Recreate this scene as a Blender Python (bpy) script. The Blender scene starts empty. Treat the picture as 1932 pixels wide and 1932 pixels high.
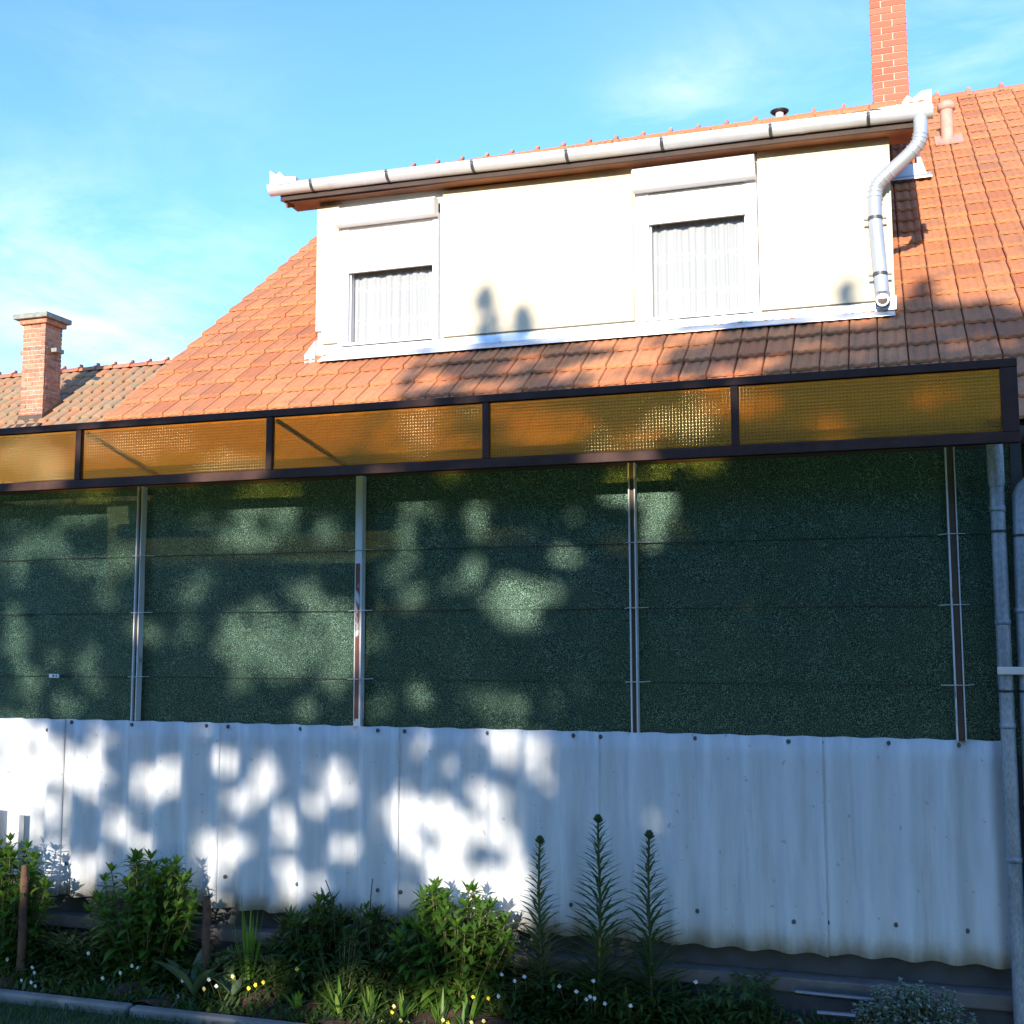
import bpy, math, random
import numpy as np
from mathutils import Vector, Matrix
random.seed(7); RNG = np.random.default_rng(11)
S = bpy.context.scene
COL = S.collection
PI = math.pi
rad = math.radians

# ------------------------------------------------------------------ camera
F, PITCH, ROLL, YAW = 2186.4, rad(6.05), rad(-.1494), rad(17.896)   # F in pixels of a 1932 px wide picture
DIST, EYE = 5.65, 1.85
w_ = Vector((-math.sin(YAW)*math.cos(PITCH), math.cos(YAW)*math.cos(PITCH), math.sin(PITCH)))
r0 = Vector((math.cos(YAW), math.sin(YAW), 0)); u0 = r0.cross(w_)
R_ = r0*math.cos(ROLL)+u0*math.sin(ROLL); U_ = -r0*math.sin(ROLL)+u0*math.cos(ROLL)
CAM = Vector((0, -DIST, EYE))
cd = bpy.data.cameras.new("camera"); cam = bpy.data.objects.new("camera", cd); COL.objects.link(cam)
cd.sensor_width = 36; cd.sensor_fit = 'HORIZONTAL'; cd.lens = F/1932*36; cd.clip_end = 2000; cd.clip_start = .05
cam.matrix_world = Matrix(((R_.x, U_.x, -w_.x, CAM.x), (R_.y, U_.y, -w_.y, CAM.y), (R_.z, U_.z, -w_.z, CAM.z), (0, 0, 0, 1)))
S.camera = cam
def ray(x, y): return w_+R_*((x-966)/F)-U_*((y-966)/F)
def onY(x, y, Y):
    d = ray(x, y); return CAM+d*((Y-CAM.y)/d.y)
def onZ(x, y, Z):
    d = ray(x, y); return CAM+d*((Z-CAM.z)/d.z)
TH = rad(37.3); M_ = math.tan(TH); RY, RZ = 2.6, 3.65            # main roof plane z = RZ + M_*(y-RY)
def onR(x, y, Y0=RY, Z0=RZ, m=M_):
    d = ray(x, y); return CAM+d*((Z0-CAM.z+m*(CAM.y-Y0))/(d.z-m*d.y))

# ------------------------------------------------------------------ light
T_SUN = .245; SUN_EL = math.atan(T_SUN)
sd = bpy.data.lights.new("sun", 'SUN'); sd.energy = 4.6; sd.angle = rad(.53); sd.color = (1, .93, .82)
sun = bpy.data.objects.new("sun", sd); COL.objects.link(sun)
sun.rotation_euler = Vector((0, 1, -T_SUN)).to_track_quat('-Z', 'Y').to_euler(); sun.location = (0, -20, 12)
W = bpy.data.worlds.new("World"); S.world = W; W.use_nodes = True
nt = W.node_tree; nt.nodes.clear()
def wn(t, **k):
    n = nt.nodes.new(t)
    for a, b in k.items(): setattr(n, a, b)
    return n
wl = nt.links.new
out = wn('ShaderNodeOutputWorld'); bg = wn('ShaderNodeBackground'); bg.inputs[1].default_value = .12
sky = wn('ShaderNodeTexSky'); sky.sky_type = 'NISHITA'; sky.sun_disc = False
sky.sun_elevation = SUN_EL; sky.sun_rotation = rad(180); sky.air_density = 1.2; sky.dust_density = .12; sky.ozone_density = 2.0
tc = wn('ShaderNodeTexCoord')
mp = wn('ShaderNodeMapping'); mp.inputs['Rotation'].default_value = (0, rad(-32), rad(20)); mp.inputs['Scale'].default_value = (2.2, 3.2, 7.5)
nz = wn('ShaderNodeTexNoise'); nz.inputs['Scale'].default_value = 1.1; nz.inputs['Detail'].default_value = 9; nz.inputs['Roughness'].default_value = .62; nz.inputs['Distortion'].default_value = .5
wl(tc.outputs['Generated'], mp.inputs[0]); wl(mp.outputs[0], nz.inputs[0])
cr = wn('ShaderNodeMapRange'); cr.inputs['From Min'].default_value = .46; cr.inputs['From Max'].default_value = .78; wl(nz.outputs[0], cr.inputs['Value'])
acc = None
def math2(op, a, b=None):
    n = wn('ShaderNodeMath', operation=op)
    for i, v in enumerate((a, b)):
        if v is None: continue
        if isinstance(v, (int, float)): n.inputs[i].default_value = v
        else: wl(v, n.inputs[i])
    return n.outputs[0]
# where the wisps of cirrus stand thickest
for (x, y, k, amp) in ((90, 640, 240, .5), (280, 700, 420, .6), (1185, 245, 1800, .55), (1290, 190, 1800, .5), (1400, 140, 1500, .25), (440, 500, 500, .36), (1860, 90, 300, .38), (10, 440, 900, .3), (270, 120, 200, .12), (1480, 60, 160, .16), (120, 520, 400, .3)):
    d = ray(x, y).normalized()
    vd = wn('ShaderNodeVectorMath', operation='DOT_PRODUCT'); wl(tc.outputs['Generated'], vd.inputs[0]); vd.inputs[1].default_value = d
    e = math2('MULTIPLY', math2('SUBTRACT', vd.outputs['Value'], 1.0), float(k)*1.0)
    e = math2('EXPONENT', e)
    e = math2('MULTIPLY', e, amp)
    acc = e if acc is None else math2('ADD', acc, e)
mask = math2('MULTIPLY', acc, math2('ADD', math2('MULTIPLY', cr.outputs[0], 1.5), .02))
mask = math2('MINIMUM', mask, .9)
hz = wn('ShaderNodeSeparateXYZ'); wl(tc.outputs['Generated'], hz.inputs[0])
tint = wn('ShaderNodeMix', data_type='RGBA', blend_type='MULTIPLY'); tint.inputs[0].default_value = 1
tint.inputs[7].default_value = (1.0, 1.50, 2.42, 1)
wl(sky.outputs[0], tint.inputs[6])
mx = wn('ShaderNodeMix', data_type='RGBA'); wl(mask, mx.inputs[0]); wl(tint.outputs[2], mx.inputs[6]); mx.inputs[7].default_value = (6.6, 7.6, 9.6, 1)
wl(mx.outputs[2], bg.inputs[0]); wl(bg.outputs[0], out.inputs[0])
S.view_settings.view_transform = 'Standard'; S.view_settings.look = 'None'; S.view_settings.exposure = .70; S.view_settings.gamma = 1
S.render.resolution_x = S.render.resolution_y = 1024
try:
    S.cycles.max_bounces = 8; S.cycles.transparent_max_bounces = 24; S.cycles.caustics_refractive = False; S.cycles.caustics_reflective = False
    S.cycles.sample_clamp_indirect = 4
except Exception: pass

# ------------------------------------------------------------------ materials
class Mat:
    def __init__(s, name, col=(.5, .5, .5), rough=.7, metal=0, spec=.5):
        s.m = bpy.data.materials.new(name); s.m.use_nodes = True; s.t = s.m.node_tree; s.N = s.t.nodes
        s.b = s.N['Principled BSDF']; s.out = s.N['Material Output']
        s.b.inputs['Base Color'].default_value = (*col, 1); s.b.inputs['Roughness'].default_value = rough
        s.b.inputs['Metallic'].default_value = metal; s.b.inputs['Specular IOR Level'].default_value = spec
    def n(s, t, **k):
        o = s.N.new(t)
        for a, b in k.items(): setattr(o, a, b)
        return o
    def l(s, a, b): s.t.links.new(a, b)
    def co(s, scale=(1, 1, 1)):
        if not hasattr(s, '_g'): s._g = s.n('ShaderNodeNewGeometry')
        m = s.n('ShaderNodeMapping'); m.inputs['Scale'].default_value = scale; s.l(s._g.outputs['Position'], m.inputs[0]); return m.outputs[0]
    def noise(s, scale, detail=4, rough=.6, vec=(1, 1, 1), dist=0):
        n = s.n('ShaderNodeTexNoise'); n.inputs['Scale'].default_value = scale; n.inputs['Detail'].default_value = detail
        n.inputs['Roughness'].default_value = rough; n.inputs['Distortion'].default_value = dist; s.l(s.co(vec), n.inputs[0]); return n.outputs[0]
    def ramp(s, fac, stops, interp='LINEAR'):
        r = s.n('ShaderNodeValToRGB'); e = r.color_ramp.elements; r.color_ramp.interpolation = interp
        while len(e) > 1: e.remove(e[-1])
        e[0].position = stops[0][0]; e[0].color = (*stops[0][1], 1)
        for p, c in stops[1:]:
            k = e.new(p); k.color = (*c, 1)
        s.l(fac, r.inputs[0]); return r.outputs[0]
    def island(s):
        if not hasattr(s, '_g'): s._g = s.n('ShaderNodeNewGeometry')
        return s._g.outputs['Random Per Island']
    def mix(s, fac, a, b, bt='MIX'):
        m = s.n('ShaderNodeMix', data_type='RGBA', blend_type=bt)
        for i, v in ((0, fac), (6, a), (7, b)):
            if isinstance(v, (int, float)): m.inputs[i].default_value = v
            elif isinstance(v, tuple): m.inputs[i].default_value = (*v, 1)
            else: s.l(v, m.inputs[i])
        return m.outputs[2]
    def math(s, op, a, b=None, c=None):
        m = s.n('ShaderNodeMath', operation=op)
        for i, v in enumerate((a, b, c)):
            if v is None: continue
            if isinstance(v, (int, float)): m.inputs[i].default_value = v
            else: s.l(v, m.inputs[i])
        return m.outputs[0]
    def col(s, c): s.l(c, s.b.inputs['Base Color']); return s
    def bump(s, h, strength=.3, dist=.01):
        b = s.n('ShaderNodeBump'); b.inputs['Strength'].default_value = strength; b.inputs['Distance'].default_value = dist
        s.l(h, b.inputs['Height']); s.l(b.outputs[0], s.b.inputs['Normal']); return b.outputs[0]
MT = {}
def simple(name, col, rough=.7, metal=0, var=.25, scale=6, bump=0, spec=.5, bscale=60):
    m = Mat(name, col, rough, metal, spec)
    n = m.noise(scale, 5)
    m.col(m.ramp(n, [(.3, tuple(c*(1-var) for c in col)), (.7, tuple(min(1, c*(1+var*.6)) for c in col))]))
    if bump: m.bump(m.noise(bscale, 4), bump, .004)
    MT[name] = m.m; return m
simple('white_render', (.80, .79, .75), .85, var=.05, scale=2, bump=.15, bscale=150)
simple('cream_render', (.74, .62, .42), .9, var=.06, scale=1.5, bump=.25, bscale=170)
simple('white_plastic', (.82, .82, .82), .35, var=.03)
simple('shutter_white', (.80, .79, .78), .4, var=.03)
simple('zinc_light', (.74, .74, .73), .45, .25, var=.12, scale=4)
simple('zinc_pipe', (.56, .57, .59), .4, .45, var=.12, scale=4)
simple('zinc_flash', (.66, .68, .70), .4, .5, var=.12, scale=5)
simple('dark_brown_paint', (.085, .040, .028), .6, var=.3, scale=9, spec=.2)
simple('soffit_wood', (.27, .10, .040), .6, var=.45, scale=3)
simple('dark_wood', (.06, .03, .018), .7, var=.4, scale=5)
simple('concrete', (.22, .21, .19), .9, var=.35, scale=5, bump=.4)
simple('plinth_dark', (.075, .075, .075), .9, var=.4, scale=4, bump=.4)
simple('plinth_lip', (.17, .14, .12), .9, var=.3, scale=7, bump=.4)
simple('mortar', (.55, .46, .36), .95, var=.2, scale=20)
simple('old_cap', (.30, .29, .24), .95, var=.4, scale=9, bump=.5)
simple('clay_pipe', (.60, .33, .24), .7, var=.2, scale=12)
simple('ochre_wall', (.48, .38, .23), .9, var=.12, scale=1.4)
simple('interior_grey', (.75, .74, .72), .9, var=.1)
simple('door_brown', (.10, .055, .03), .6, var=.3)
simple('black_rubber', (.012, .012, .012), .5, var=.2)
simple('screw_grey', (.10, .10, .11), .5, .3, var=.3, scale=60)
simple('steel_bracket', (.10, .10, .10), .5, .4, var=.3)
simple('stake_wood', (.12, .062, .035), .9, var=.5, scale=25, bump=.6)
simple('grey_metal', (.25, .26, .27), .5, .3, var=.2)
simple('shiny_pipe', (.22, .23, .26), .3, .9, var=.1)
simple('petal_white', (.62, .62, .58), .6, var=.05)
simple('petal_yellow', (.85, .62, .03), .6, var=.15, scale=40)
simple('petal_dark', (.03, .01, .05), .6, var=.1)
simple('wire_dark', (.02, .03, .025), .5, var=.1)
simple('wire_pale', (.65, .65, .62), .5, var=.1)
simple('roof_under', (.05, .022, .015), .9, var=.3)
simple('tag_white', (.8, .8, .8), .5, var=.02)
simple('stem_green', (.10, .10, .035), .6, var=.3, scale=30)
simple('bark', (.09, .065, .045), .9, var=.5, scale=8, bump=.8, bscale=20)

m = Mat('roof_tiles', rough=.75); MT['roof_tiles'] = m.m
c = m.ramp(m.island(), [(0, (.49, .155, .062)), (.2, (.56, .19, .072)), (.6, (.62, .225, .085)), (.85, (.65, .25, .10)), (1, (.53, .20, .09))])
c = m.mix(m.ramp(m.noise(9, 6, .7), [(.48, (0, 0, 0)), (.72, (1, 1, 1))]), c, (.36, .17, .07))
c = m.mix(m.ramp(m.noise(70, 3, .6), [(.60, (0, 0, 0)), (.68, (.6, .6, .6))]), c, (.50, .36, .14))
c = m.mix(m.ramp(m.noise(34, 5, .7), [(.58, (0, 0, 0)), (.68, (.6, .6, .6))]), c, (.26, .11, .055))
c = m.mix(m.ramp(m.noise(2.1, 4, .6), [(.50, (0, 0, 0)), (.75, (.5, .5, .5))]), c, (.30, .15, .09))
m.col(c); m.bump(m.noise(120, 4), .35, .004)
m = Mat('old_tiles', rough=.85); MT['old_tiles'] = m.m
c = m.ramp(m.island(), [(0, (.50, .22, .11)), (.3, (.42, .24, .13)), (.6, (.56, .20, .08)), (.8, (.50, .30, .16)), (1, (.36, .20, .12))])
c = m.mix(m.ramp(m.noise(7, 6, .7), [(.42, (0, 0, 0)), (.65, (1, 1, 1))]), c, (.30, .24, .12))
m.col(c); m.bump(m.noise(80, 4), .4, .006)
m = Mat('ridge_tiles', rough=.7); MT['ridge_tiles'] = m.m
m.col(m.mix(m.ramp(m.noise(12, 4), [(.4, (0, 0, 0)), (.75, (1, 1, 1))]), m.ramp(m.island(), [(0, (.50, .13, .055)), (1, (.60, .22, .11))]), (.33, .14, .07))); m.bump(m.noise(90), .3, .004)
m = Mat('bricks_new', rough=.8); MT['bricks_new'] = m.m
m.col(m.mix(m.noise(30, 4), m.ramp(m.island(), [(0, (.40, .085, .040)), (.5, (.47, .12, .055)), (1, (.52, .16, .08))]), (.46, .13, .07))); m.bump(m.noise(140), .4, .004)
m = Mat('bricks_old', rough=.9); MT['bricks_old'] = m.m
c = m.ramp(m.island(), [(0, (.30, .10, .055)), (.3, (.48, .17, .09)), (.6, (.55, .22, .12)), (.85, (.40, .15, .08)), (1, (.20, .12, .09))])
m.col(m.mix(m.ramp(m.noise(14, 5, .7), [(.45, (0, 0, 0)), (.7, (.8, .8, .8))]), c, (.58, .36, .22))); m.bump(m.noise(90), .6, .008)

# corrugated fibre cement, old white paint with streaks
m = Mat('corrugated_paint', rough=.75, spec=.3); MT['corrugated_paint'] = m.m
c = m.ramp(m.noise(3.2, 6, .65, (6, 1, .6)), [(.30, (.58, .58, .57)), (.6, (.70, .70, .69)), (.8, (.76, .76, .74))])
sep = m.n('ShaderNodeSeparateXYZ'); m.l(m._g.outputs['Position'], sep.inputs[0])
low = m.n('ShaderNodeMapRange'); low.inputs['From Min'].default_value = .55; low.inputs['From Max'].default_value = .40; m.l(sep.outputs[2], low.inputs['Value'])
fac = m.math('MULTIPLY', low.outputs[0], m.ramp(m.noise(7, 5, .7, (3, 1, 1)), [(.35, (0, 0, 0)), (.75, (1, 1, 1))]))
c = m.mix(fac, c, (.46, .38, .27))
c = m.mix(m.ramp(m.noise(1.6, 6, .75, (9, 1, .35)), [(.58, (0, 0, 0)), (.72, (.45, .45, .45))]), c, (.42, .36, .29))
c = m.mix(m.ramp(m.noise(26, 2, .5), [(.70, (0, 0, 0)), (.74, (.5, .5, .5))]), c, (.30, .28, .24))
m.col(c); m.bump(m.noise(45, 5), .22, .006)

# galvanised pipe with spangle
m = Mat('galvanised', rough=.5, metal=.35); MT['galvanised'] = m.m
v = m.n('ShaderNodeTexVoronoi'); v.inputs['Scale'].default_value = 90; m.l(m.co((1, 1, .5)), v.inputs[0])
c = m.mix(.35, m.ramp(m.noise(5, 6, .7, (1, 1, .6)), [(.3, (.20, .22, .24)), (.7, (.42, .44, .47))]), v.outputs['Distance'], 'SOFT_LIGHT'); m.col(c)

# rusting white steel post
m = Mat('post_paint', rough=.45); MT['post_paint'] = m.m
m.col(m.mix(m.ramp(m.noise(9, 6, .7, (3, 3, .5)), [(.60, (0, 0, 0)), (.66, (1, 1, 1))]), (.72, .72, .70), (.14, .045, .025)))
m = Mat('rust_paint', rough=.6); MT['rust_paint'] = m.m
m.col(m.mix(m.ramp(m.noise(3.0, 6, .7, (3, 3, 1)), [(.56, (0, 0, 0)), (.62, (1, 1, 1))]), (.20, .055, .03), (.66, .65, .62)))

# shade netting: woven plastic, half open
m = Mat('shade_netting', rough=.55, spec=.3); MT['shade_netting'] = m.m
n1 = m.noise(210, 2, .6, (1, 1, 1.5)); n2 = m.noise(480, 2, .5, (1, 1, 1))
n3 = m.noise(5, 4, .6, (.5, 1, 9))
spark = m.ramp(m.math('MULTIPLY', m.math('ADD', n1, n2), .5), [(.43, (.002, .011, .006)), (.50, (.005, .028, .016)), (.56, (.045, .125, .075)), (.65, (.34, .52, .34))])  # bright grains paint sun sparkle into the net colour
m.bump(n2, 1.0, .004); c = m.mix(.75, spark, m.ramp(n3, [(.35, (.35, .35, .35)), (.65, (1, 1, 1))]), 'MULTIPLY'); m.col(c)
tr = m.n('ShaderNodeBsdfTransparent'); tr.inputs[0].default_value = (.40, .62, .44, 1)
tl = m.n('ShaderNodeBsdfTranslucent'); tl.inputs[0].default_value = (.03, .11, .05, 1)
a = m.n('ShaderNodeMixShader'); a.inputs[0].default_value = .22; m.l(m.b.outputs[0], a.inputs[1]); m.l(tl.outputs[0], a.inputs[2])
gl = m.n('ShaderNodeBsdfGlossy'); gl.inputs['Roughness'].default_value = .46; gl.inputs[0].default_value = (.62, .95, .72, 1)
g2 = m.n('ShaderNodeMixShader'); m.l(m.ramp(m.math('MULTIPLY', m.math('ADD', n1, n2), .5), [(.46, (.001, .001, .001)), (.53, (.018, .018, .018)), (.63, (.42, .42, .42))]), g2.inputs[0]); m.l(a.outputs[0], g2.inputs[1]); m.l(gl.outputs[0], g2.inputs[2]); a = g2
b = m.n('ShaderNodeMixShader'); m.l(m.ramp(n3, [(.3, (.07, .07, .07)), (.7, (.14, .14, .14))]), b.inputs[0]); m.l(a.outputs[0], b.inputs[1]); m.l(tr.outputs[0], b.inputs[2]); m.l(b.outputs[0], m.out.inputs[0])

def amber(name, cell, ttint, tcol, tfrac, lfrac, gl):
    m = Mat(name, (.40, .20, .03), .25, spec=.5); MT[name] = m.m
    sep = m.n('ShaderNodeSeparateXYZ'); m.co(); m.l(m._g.outputs['Position'], sep.inputs[0])
    if cell:
        sx = m.math('SINE', m.math('MULTIPLY', sep.outputs[0], 2*PI/cell)); sz = m.math('SINE', m.math('MULTIPLY', sep.outputs[2], 2*PI/cell))
        g = m.math('ADD', m.math('MULTIPLY', m.math('MULTIPLY', m.math('ADD', sx, 1.0), m.math('ADD', sz, 1.0)), .25), 0.0)
    else: g = m.math('MULTIPLY_ADD', m.noise(1.5, 3), .2, .4)
    nrm = m.bump(g, .55, cell*.25 if cell else .0005)
    dirt = m.noise(2.5, 5, .65)
    m.col(m.ramp(dirt, [(.35, (.55, .22, .02)), (.7, (.66, .34, .06))]))
    t = m.n('ShaderNodeBsdfTransparent'); t.inputs[0].default_value = (*ttint, 1)
    rf = m.n('ShaderNodeBsdfRefraction'); rf.inputs['Color'].default_value = (*ttint, 1); rf.inputs['Roughness'].default_value = .40; rf.inputs['IOR'].default_value = 1.10; m.l(nrm, rf.inputs['Normal'])
    tl = m.n('ShaderNodeBsdfTranslucent'); tl.inputs[0].default_value = (*tcol, 1)
    gs = m.n('ShaderNodeBsdfGlossy'); gs.inputs['Roughness'].default_value = .14; gs.inputs[0].default_value = (1, .80, .42, 1); m.l(nrm, gs.inputs['Normal'])
    def ms(f, x, y):
        q = m.n('ShaderNodeMixShader')
        if isinstance(f, float): q.inputs[0].default_value = f
        else: m.l(f, q.inputs[0])
        m.l(x.outputs[0], q.inputs[1]); m.l(y.outputs[0], q.inputs[2]); return q
    through = ms(.5, t, rf)
    body = ms(lfrac, m.b, tl)
    f = m.math('MULTIPLY_ADD', g, tfrac*.55, tfrac*.72)
    full = ms(f, body, through); full = ms(gl, full, gs)
    m.l(full.outputs[0], m.out.inputs[0])
amber('amber_glass', .0155, (1.0, .70, .10), (1.0, .54, .03), .88, .94, .05)
amber('amber_sheet', 0, (1.0, .86, .50), (1.0, .66, .15), .80, .9, .02)

# window glass and curtains
m = Mat('window_glass', rough=.03); MT['window_glass'] = m.m
t = m.n('ShaderNodeBsdfTransparent'); t.inputs[0].default_value = (.96, .97, .98, 1); gsh = m.n('ShaderNodeBsdfGlossy'); gsh.inputs['Roughness'].default_value = .02
fr = m.n('ShaderNodeFresnel'); fr.inputs[0].default_value = 1.5
q = m.n('ShaderNodeMixShader'); m.l(m.math('MULTIPLY', fr.outputs[0], .6), q.inputs[0]); m.l(t.outputs[0], q.inputs[1]); m.l(gsh.outputs[0], q.inputs[2]); m.l(q.outputs[0], m.out.inputs[0])
m = Mat('lace', (.86, .82, .74), .9); MT['lace'] = m.m
v = m.n('ShaderNodeTexVoronoi'); v.inputs['Scale'].default_value = 18; v.feature = 'DISTANCE_TO_EDGE'; m.l(m.co(), v.inputs[0])
sep = m.n('ShaderNodeSeparateXYZ'); m.l(m._g.outputs['Position'], sep.inputs[0])
band = m.math('ABSOLUTE', m.math('SINE', m.math('MULTIPLY_ADD', sep.outputs[2], PI/.30, .35)))
motif = m.math('MULTIPLY', m.ramp(v.outputs['Distance'], [(.0, (1, 1, 1)), (.06, (.7, .7, .7)), (.14, (0, 0, 0))]), m.ramp(band, [(.90, (0, 0, 0)), (.95, (1, 1, 1))]))
t = m.n('ShaderNodeBsdfTransparent'); tl = m.n('ShaderNodeBsdfTranslucent'); tl.inputs[0].default_value = (.7, .7, .68, 1)
a = m.n('ShaderNodeMixShader'); a.inputs[0].default_value = .3; m.l(m.b.outputs[0], a.inputs[1]); m.l(tl.outputs[0], a.inputs[2])
b = m.n('ShaderNodeMixShader'); m.l(m.math('SUBTRACT', .16, m.math('MULTIPLY', motif, .15)), b.inputs[0]); m.l(a.outputs[0], b.inputs[1]); m.l(t.outputs[0], b.inputs[2]); m.l(b.outputs[0], m.out.inputs[0])

def leafmat(name, stops, trans=.35, rough=.45):
    m = Mat(name, rough=rough, spec=.35); MT[name] = m.m
    c = m.ramp(m.island(), stops); c = m.mix(m.noise(40, 3), c, m.mix(.5, c, (.10, .13, .02))); m.col(c)
    tl = m.n('ShaderNodeBsdfTranslucent'); m.l(m.mix(1.0, c, (1.9, 2.2, .7), 'MULTIPLY'), tl.inputs[0])
    q = m.n('ShaderNodeMixShader'); q.inputs[0].default_value = trans; m.l(m.b.outputs[0], q.inputs[1]); m.l(tl.outputs[0], q.inputs[2]); m.l(q.outputs[0], m.out.inputs[0])
leafmat('phlox_leaf', [(0, (.045, .115, .022)), (.5, (.075, .175, .026)), (.85, (.12, .24, .03)), (1, (.19, .28, .04))])
leafmat('dark_leaf', [(0, (.028, .060, .026)), (.6, (.048, .105, .034)), (1, (.10, .16, .04))])
leafmat('lily_leaf', [(0, (.035, .075, .030)), (.6, (.050, .100, .035)), (1, (.08, .12, .04))])
leafmat('blade_leaf', [(0, (.08, .17, .03)), (.6, (.13, .25, .035)), (1, (.24, .32, .06))])
leafmat('blue_leaf', [(0, (.09, .13, .10)), (.6, (.13, .18, .13)), (1, (.18, .24, .16))], .2)
leafmat('silver_leaf', [(0, (.22, .27, .24)), (.6, (.32, .38, .33)), (1, (.45, .50, .44))], .15)
leafmat('tree_leaf', [(0, (.030, .060, .015)), (.6, (.045, .090, .020)), (1, (.07, .12, .03))], .12)
m = Mat('soil', rough=.95); MT['soil'] = m.m
m.col(m.mix(m.ramp(m.noise(25, 6, .75), [(.45, (0, 0, 0)), (.7, (1, 1, 1))]), (.055, .032, .020), (.20, .095, .045))); m.bump(m.noise(60, 6, .75), 1, .03)
m = Mat('lawn', rough=.95); MT['lawn'] = m.m
m.col(m.ramp(m.noise(6, 7, .75), [(.35, (.025, .035, .012)), (.6, (.045, .075, .018)), (.75, (.07, .10, .03))])); m.bump(m.noise(50, 5), 1, .03)

# ------------------------------------------------------------------ mesh helpers
class MB:
    def __init__(s): s.v = []; s.f = []; s.sm = []
    def add(s, vs, fs, smooth=False):
        k = len(s.v); s.v += [tuple(v) for v in vs]; s.f += [tuple(i+k for i in f) for f in fs]; s.sm += [smooth]*len(fs); return s
    def box(s, x0, x1, y0, y1, z0, z1):
        return s.add([(x0, y0, z0), (x1, y0, z0), (x1, y1, z0), (x0, y1, z0), (x0, y0, z1), (x1, y0, z1), (x1, y1, z1), (x0, y1, z1)],
                     [(0, 3, 2, 1), (4, 5, 6, 7), (0, 1, 5, 4), (1, 2, 6, 5), (2, 3, 7, 6), (3, 0, 4, 7)])
    def hexa(s, P): return s.add(P, [(0, 3, 2, 1), (4, 5, 6, 7), (0, 1, 5, 4), (1, 2, 6, 5), (2, 3, 7, 6), (3, 0, 4, 7)])
    def prism(s, poly, axis, a, b):       # poly of 2D points, extruded along axis from a to b
        n = len(poly)
        def mk(p, t): return {'x': (t, p[0], p[1]), 'y': (p[0], t, p[1]), 'z': (p[0], p[1], t)}[axis]
        return s.add([mk(p, a) for p in poly]+[mk(p, b) for p in poly],
                     [tuple(range(n)), tuple(range(2*n-1, n-1, -1))]+[(i, i+n, (i+1) % n+n, (i+1) % n) for i in range(n)])
    def tube(s, pts, r, n=12, caps=True, smooth=True):
        pts = [Vector(p) for p in pts]; rs = r if isinstance(r, (list, tuple)) else [r]*len(pts)
        rings = []; ref = None
        for i, p in enumerate(pts):
            t = (pts[min(i+1, len(pts)-1)]-pts[max(i-1, 0)]).normalized()
            if ref is None: ref = Vector((1, 0, 0)) if abs(t.x) < .8 else Vector((0, 1, 0))
            a = (ref-t*ref.dot(t)).normalized(); b = t.cross(a); ref = a
            rings.append([p+(a*math.cos(2*PI*k/n)+b*math.sin(2*PI*k/n))*rs[i] for k in range(n)])
        vs = [v for g in rings for v in g]; fs = []
        for i in range(len(pts)-1):
            for k in range(n): fs.append((i*n+k, i*n+(k+1) % n, (i+1)*n+(k+1) % n, (i+1)*n+k))
        s.add(vs, fs, smooth)
        if caps:
            s.add(rings[0], [tuple(range(n-1, -1, -1))]); s.add(rings[-1], [tuple(range(n))])
        return s
    def leaf(s, p, d, nrm, L, Wd, droop=.3, cup=.25, seg=3):
        p = Vector(p); d = Vector(d).normalized(); nrm = Vector(nrm); nrm = (nrm-d*nrm.dot(d)); nrm = nrm.normalized() if nrm.length > 1e-4 else d.orthogonal().normalized()
        side = d.cross(nrm); vs = []; fs = []
        pos = p.copy(); dd = d.copy()
        prof = {3: (.12, .95, .75, 0), 4: (.12, .85, 1, .65, 0), 2: (.2, 1, 0)}[seg]
        for i in range(seg+1):
            w = Wd*.5*prof[i]
            vs += [pos-side*w+nrm*w*cup, pos, pos+side*w+nrm*w*cup] if i < seg else [pos]
            dd = (dd+Vector((0, 0, -droop/seg))).normalized(); pos = pos+dd*(L/seg)
        for i in range(seg-1):
            a = i*3; fs += [(a, a+1, a+4, a+3), (a+1, a+2, a+5, a+4)]
        a = (seg-1)*3; e = seg*3; fs += [(a, a+1, e), (a+1, a+2, e)]
        s.add(vs, fs, True); return s
    def build(s, name, mat, parent=None, bevel=0):
        me = bpy.data.meshes.new(name); me.from_pydata(s.v, [], s.f); me.validate(); me.update()
        if len(me.polygons) == len(s.sm): me.polygons.foreach_set('use_smooth', s.sm)
        o = bpy.data.objects.new(name, me); COL.objects.link(o)
        if mat: me.materials.append(MT[mat])
        if parent is not None:
            o.parent = parent
            if parent.type == 'EMPTY':
                o.matrix_parent_inverse = Matrix.Translation(-parent.location) if True else Matrix()
        if bevel:
            b = o.modifiers.new('bevel', 'BEVEL'); b.width = bevel; b.segments = 2; b.limit_method = 'ANGLE'; b.angle_limit = rad(50)
        return o
def thing(name, label, cat, loc=(0, 0, 0), group=None):
    o = bpy.data.objects.new(name, None); COL.objects.link(o); o.location = loc; o.empty_display_size = .2
    return tag(o, label, cat, group)
def tag(o, label=None, cat=None, group=None, kind=None):
    if label: o['label'] = label
    if cat: o['category'] = cat
    if group: o['group'] = group
    if kind: o['kind'] = kind
    return o
def copy_tree(o, parent=None):
    c = o.copy(); COL.objects.link(c)
    if parent is not None: c.parent = parent
    for ch in list(o.children): copy_tree(ch, c)
    return c

# ------------------------------------------------------------------ setting
mb = MB(); mb.add([(-400, -300, 0), (400, -300, 0), (400, 500, 0), (-400, 500, 0)], [(0, 1, 2, 3)])
tag(mb.build('ground', 'lawn'), kind='structure')
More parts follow.
